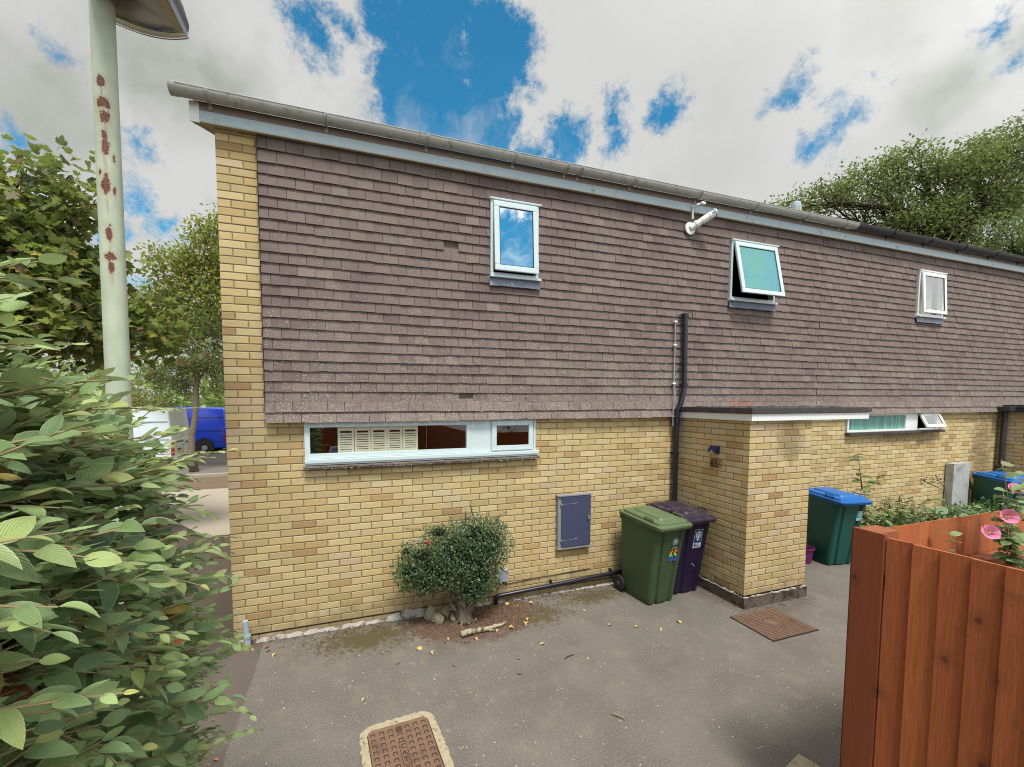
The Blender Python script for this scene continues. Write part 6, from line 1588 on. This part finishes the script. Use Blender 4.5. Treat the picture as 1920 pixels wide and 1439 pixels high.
# ================================================================== VANS
def van(label, loc, side, rear, L=4.9, H=2.18, marks=True):
    t = thing('parked_van', label, 'van', loc, 0, 'vans parked beyond the path')
    Wd = .96
    prof = [(0, .42), (0.02, .30), (-4.55, .30), (-4.85, .42), (-4.88, .85), (-4.55, 1.12), (-3.95, 1.28), (-3.35, 2.02), (-3.0, 2.16), (-1.5, 2.20), (-.22, 2.16), (-.10, 2.08), (-.02, 1.10)]
    s_ = H/2.2; prof = [(x*L/4.9, z*s_) for x, z in prof]
    n = len(prof); v = []; lay = [(-1, 1.0), (-.80, 1.0), (.80, 1.0), (1, 1.0)]
    def half(z): return Wd*(1-.085*max(0, (z-1.1)/1.1)**1.5)
    for sy in (-1, 1):
        for x, z in prof: v.append((x, sy*half(z), z))
    f = [(k, (k+1) % n, n+(k+1) % n, n+k) for k in range(n)]
    f += [tuple(range(n-1, -1, -1)), tuple(range(n, 2*n))]
    bm = bmesh.new(); vs = [bm.verts.new(q) for q in v]; 
    for q in f: bm.faces.new([vs[k] for k in q])
    bmesh.ops.recalc_face_normals(bm, faces=bm.faces[:]); bmesh.ops.bevel(bm, geom=bm.edges[:], offset=.055, segments=3, affect='EDGES', profile=.6)
    mb = MB(); mb.bm(bm); o = mb.build('body', [side, rear], t, smooth='auto')
    for pl in o.data.polygons:
        if pl.normal.x > .6 and pl.center.x > -.2: pl.material_index = 1
    sm = MB()
    for sy in (-1,):
        y = sy*(Wd+.002)
        for xx in (-.06, -1.35, -2.55): sm.box(xx, y-.001, .42, xx+.010, y+.02, 1.12)
        for zz, xa, xb in ((1.12, -3.2, -.1), (.60, -3.4, -.05), (1.72, -3.0, -.12)):
            yy = -half(zz)-.003; sm.box(xa, yy, zz, xb, yy+.02, zz+.010)
        yb = -half(1.4)-.002
        sm.box(-1.34, yb+.012, 1.12, -1.33, yb+.03, 1.72)
    for y_ in (-.006,): sm.box(.003, y_, .50, .012, y_+.010, 2.05)
    sm.box(-.030, -.85, 1.40, -.015, .85, 1.408)
    sm.build('panel_seam', 'boxgrey' if marks else 'black', t)
    if marks:
        lm = MB()
        for k in range(9): lm.box(.004, .0+.30+k*.055, .88+jit(.01), .016, .335+k*.055, .93+jit(.01)); 
        for k in range(7): lm.box(.004, -.55+k*.05, .70, .016, -.52+k*.05, .74)
        for k in range(5): lm.box(-.004, -.62+k*.14, .96, .014, -.58+k*.14, 1.0)
        lm.box(-.005, .04, 1.42, .02, .12, 1.47); lm.box(-.004, -.20, 1.5, .01, -.16, 1.53)
        for k in range(10): lm.box(-2.9+k*.13, -Wd+.045, 1.90+jit(.01), -2.82+k*.13, -Wd+.05, 1.97+jit(.01))
        for k in range(8): lm.box(-2.9+k*.10, -Wd-.004, 1.2+jit(.05), -2.84+k*.10, -Wd+.02, 1.26+jit(.05))
        lm.build('lettering', 'black', t)
        em = MB(); em.lathe([(.055, .0), (.065, .006), (.075, .0)], 20, axis='x', o=(.004, -.02, 1.05)); em.build('badge', 'chrome', t)
    for sy in (-1, 1):
        l = MB(); l.box(-.06, sy*.92-.06, .55, .02, sy*.92+.06, 1.0, ch=.02); l.build('tail_lamp', 'red_lamp', t)
    pl = MB(); pl.box(.0, -.56, .60, .03, -.08, .69, ch=.004); pl.build('number_plate', 'plate_y', t)
    bp = MB(); bp.box(-.05, -.93, .30, .09, .93, .50, ch=.03); bp.build('bumper', rear if marks else 'slate', t)
    gw = MB()
    gw.add([(-3.98, -.78, 1.30), (-3.98, .78, 1.30), (-3.42, .70, 1.96), (-3.42, -.70, 1.96)], [(0, 1, 2, 3)])
    for sy in (-1, 1): gw.add([(-3.85, sy*(Wd+.001), 1.30), (-2.95, sy*(Wd+.001), 1.30), (-2.95, sy*(Wd-.03), 1.85), (-3.35, sy*(Wd-.03), 1.88)], [(0, 1, 2, 3)])
    gw.build('window', 'black', t)
    for wx in (-.88, -3.95):
        for sy in (-1, 1):
            a = MB(); a.lathe([(0, -.012), (.40, -.012), (.40, .0), (0, .0)], 28, axis='y', o=(wx, sy*(Wd+.003), .38)); a.build('wheel_arch', 'black', t)
            w = MB(); w.lathe([(.20, -.10), (.32, -.10), (.335, -.07), (.335, .07), (.32, .10), (.20, .10), (.20, -.10)], 32, axis='y', o=(wx, sy*(Wd-.08), .335)); wo = w.build('wheel', 'rubber', t, smooth='auto')
            r_ = MB(); r_.lathe([(0, -.02), (.05, -.03), (.20, .0), (.215, .02)], 24, axis='y', o=(wx, sy*(Wd+.0), .335))
            for k in range(6):
                an = k/6*6.283; bm = bmesh.new(); bmesh.ops.create_cone(bm, segments=8, radius1=.028, radius2=.028, depth=.012, cap_ends=True); r_.bm(bm, 1, None, Matrix.Translation((wx+.135*math.cos(an), sy*(Wd+.018), .335+.135*math.sin(an))) @ Matrix.Rotation(math.pi/2, 4, 'X'))
            r_.build('rim', ['alloy', 'black'], wo, smooth='auto')
    return t
van('white panel van parked beyond the path, behind the hedge shoots', (-4.55, 13.55, 0), 'van_white', 'van_white_rear', H=2.2)
v2 = van('bright blue panel van parked behind the young tree', (-4.10, 18.6, -.05), 'van_blue', 'van_blue', H=2.2, marks=False)
mb = MB()
for x_ in (-1.9, -1.1): mb.tube([(x_, 10.2, 0), (x_, 10.2, .75)], .045, 8)
mb.tube([(-1.95, 10.2, .70), (-1.05, 10.2, .70)], .04, 8)
# simple timber knee rail beside the vans
tag(mb.build('knee_rail', 'bark', None), 'low grey timber knee rail by the path beyond the corner', 'rail')

# ================================================================== PHOTOGRAPHER (seen only as a reflection)
def skin_fig(name, pts, edges, radii, mat, parent, sub=2):
    me = bpy.data.meshes.new(name); me.from_pydata(pts, edges, []); me.materials.append(M[mat])
    o = bpy.data.objects.new(name, me); COL.objects.link(o); o.parent = parent
    o.modifiers.new('s', 'SKIN'); sv = me.skin_vertices[0].data if me.skin_vertices else None
    if sv is None:
        bm = bmesh.new(); bm.from_mesh(me); bm.verts.layers.skin.verify(); bm.to_mesh(me); bm.free(); sv = me.skin_vertices[0].data
    for i, r_ in enumerate(radii):
        sv[i].radius = r_ if isinstance(r_, tuple) else (r_, r_); sv[i].use_root = (i == 0)
    m_ = o.modifiers.new('ss', 'SUBSURF'); m_.levels = sub; m_.render_levels = sub
    return o
pe = thing('person', 'person in a pale blue shirt holding up a dark camera, mirrored in the long window', 'person', (1.02, -5.12, 0))
J = [(0, 0, .95), (0, 0, 1.15), (0, 0, 1.36), (0, 0, 1.46), (0, .01, 1.52), (0, .015, 1.60), (0, .02, 1.68),
     (-.17, 0, 1.40), (-.24, .12, 1.20), (-.07, .30, 1.34), (.17, 0, 1.40), (.24, .12, 1.20), (.07, .30, 1.34),
     (-.10, 0, .90), (-.11, .02, .50), (-.11, 0, .08), (-.12, .12, .04), (.10, 0, .90), (.11, .02, .50), (.11, 0, .08), (.12, .12, .04)]
E_ = [(0, 1), (1, 2), (2, 3), (3, 4), (4, 5), (5, 6), (2, 7), (7, 8), (8, 9), (2, 10), (10, 11), (11, 12), (0, 13), (13, 14), (14, 15), (15, 16), (0, 17), (17, 18), (18, 19), (19, 20)]
Rr = [(.15, .10), (.15, .10), (.15, .10), .055, .06, .085, .075, .06, .045, .03, .06, .045, .03, .085, .06, .045, .035, .085, .06, .045, .035]
skin_fig('body', J, E_, Rr, 'skin', pe)
skin_fig('shirt', [(0, 0, .93), (0, 0, 1.15), (0, 0, 1.36), (0, 0, 1.42), (-.18, 0, 1.395), (-.235, .10, 1.22), (.18, 0, 1.395), (.235, .10, 1.22)], [(0, 1), (1, 2), (2, 3), (2, 4), (4, 5), (2, 6), (6, 7)], [(.17, .12), (.165, .115), (.165, .115), .06, .075, .06, .075, .06], 'shirt', pe)
skin_fig('trousers', [(0, 0, .95), (-.10, 0, .88), (-.11, .02, .50), (-.11, 0, .12), (.10, 0, .88), (.11, .02, .50), (.11, 0, .12)], [(0, 1), (1, 2), (2, 3), (0, 4), (4, 5), (5, 6)], [(.16, .115), .10, .075, .065, .10, .075, .065], 'trouser', pe)
mb = MB(); bm = bmesh.new(); bmesh.ops.create_uvsphere(bm, u_segments=18, v_segments=10, radius=.105)
for v in list(bm.verts):
    if v.co.z < -.02 and v.co.y > -.02: bm.verts.remove(v)
mb.bm(bm, 0, None, Matrix.Translation((0, -.005, 1.665))); mb.build('hair', 'hair', pe, smooth=True)
for sx in (-1, 1):      # hands with fingers round the camera
    for k in range(4): skin_fig('finger', [(sx*.065, .30, 1.335+.02*k-.02), (sx*.075, .345, 1.335+.02*k-.02), (sx*.05, .368, 1.335+.02*k-.02)], [(0, 1), (1, 2)], [.010, .009, .008], 'skin', pe, 1)
    skin_fig('thumb', [(sx*.06, .29, 1.33), (sx*.045, .30, 1.37), (sx*.025, .31, 1.385)], [(0, 1), (1, 2)], [.012, .010, .009], 'skin', pe, 1)
mb = MB(); mb.box(-.07, .31, 1.30, .07, .35, 1.395, ch=.008); mb.lathe([(.035, 0), (.035, .05), (.028, .055), (0, .05)], 18, axis='y', o=(0, .35, 1.345))
o = mb.build('camera', 'black', None); o.location = (1.02, -5.12, 0); tag(o, 'dark camera held in front of the chest by the mirrored person', 'camera')
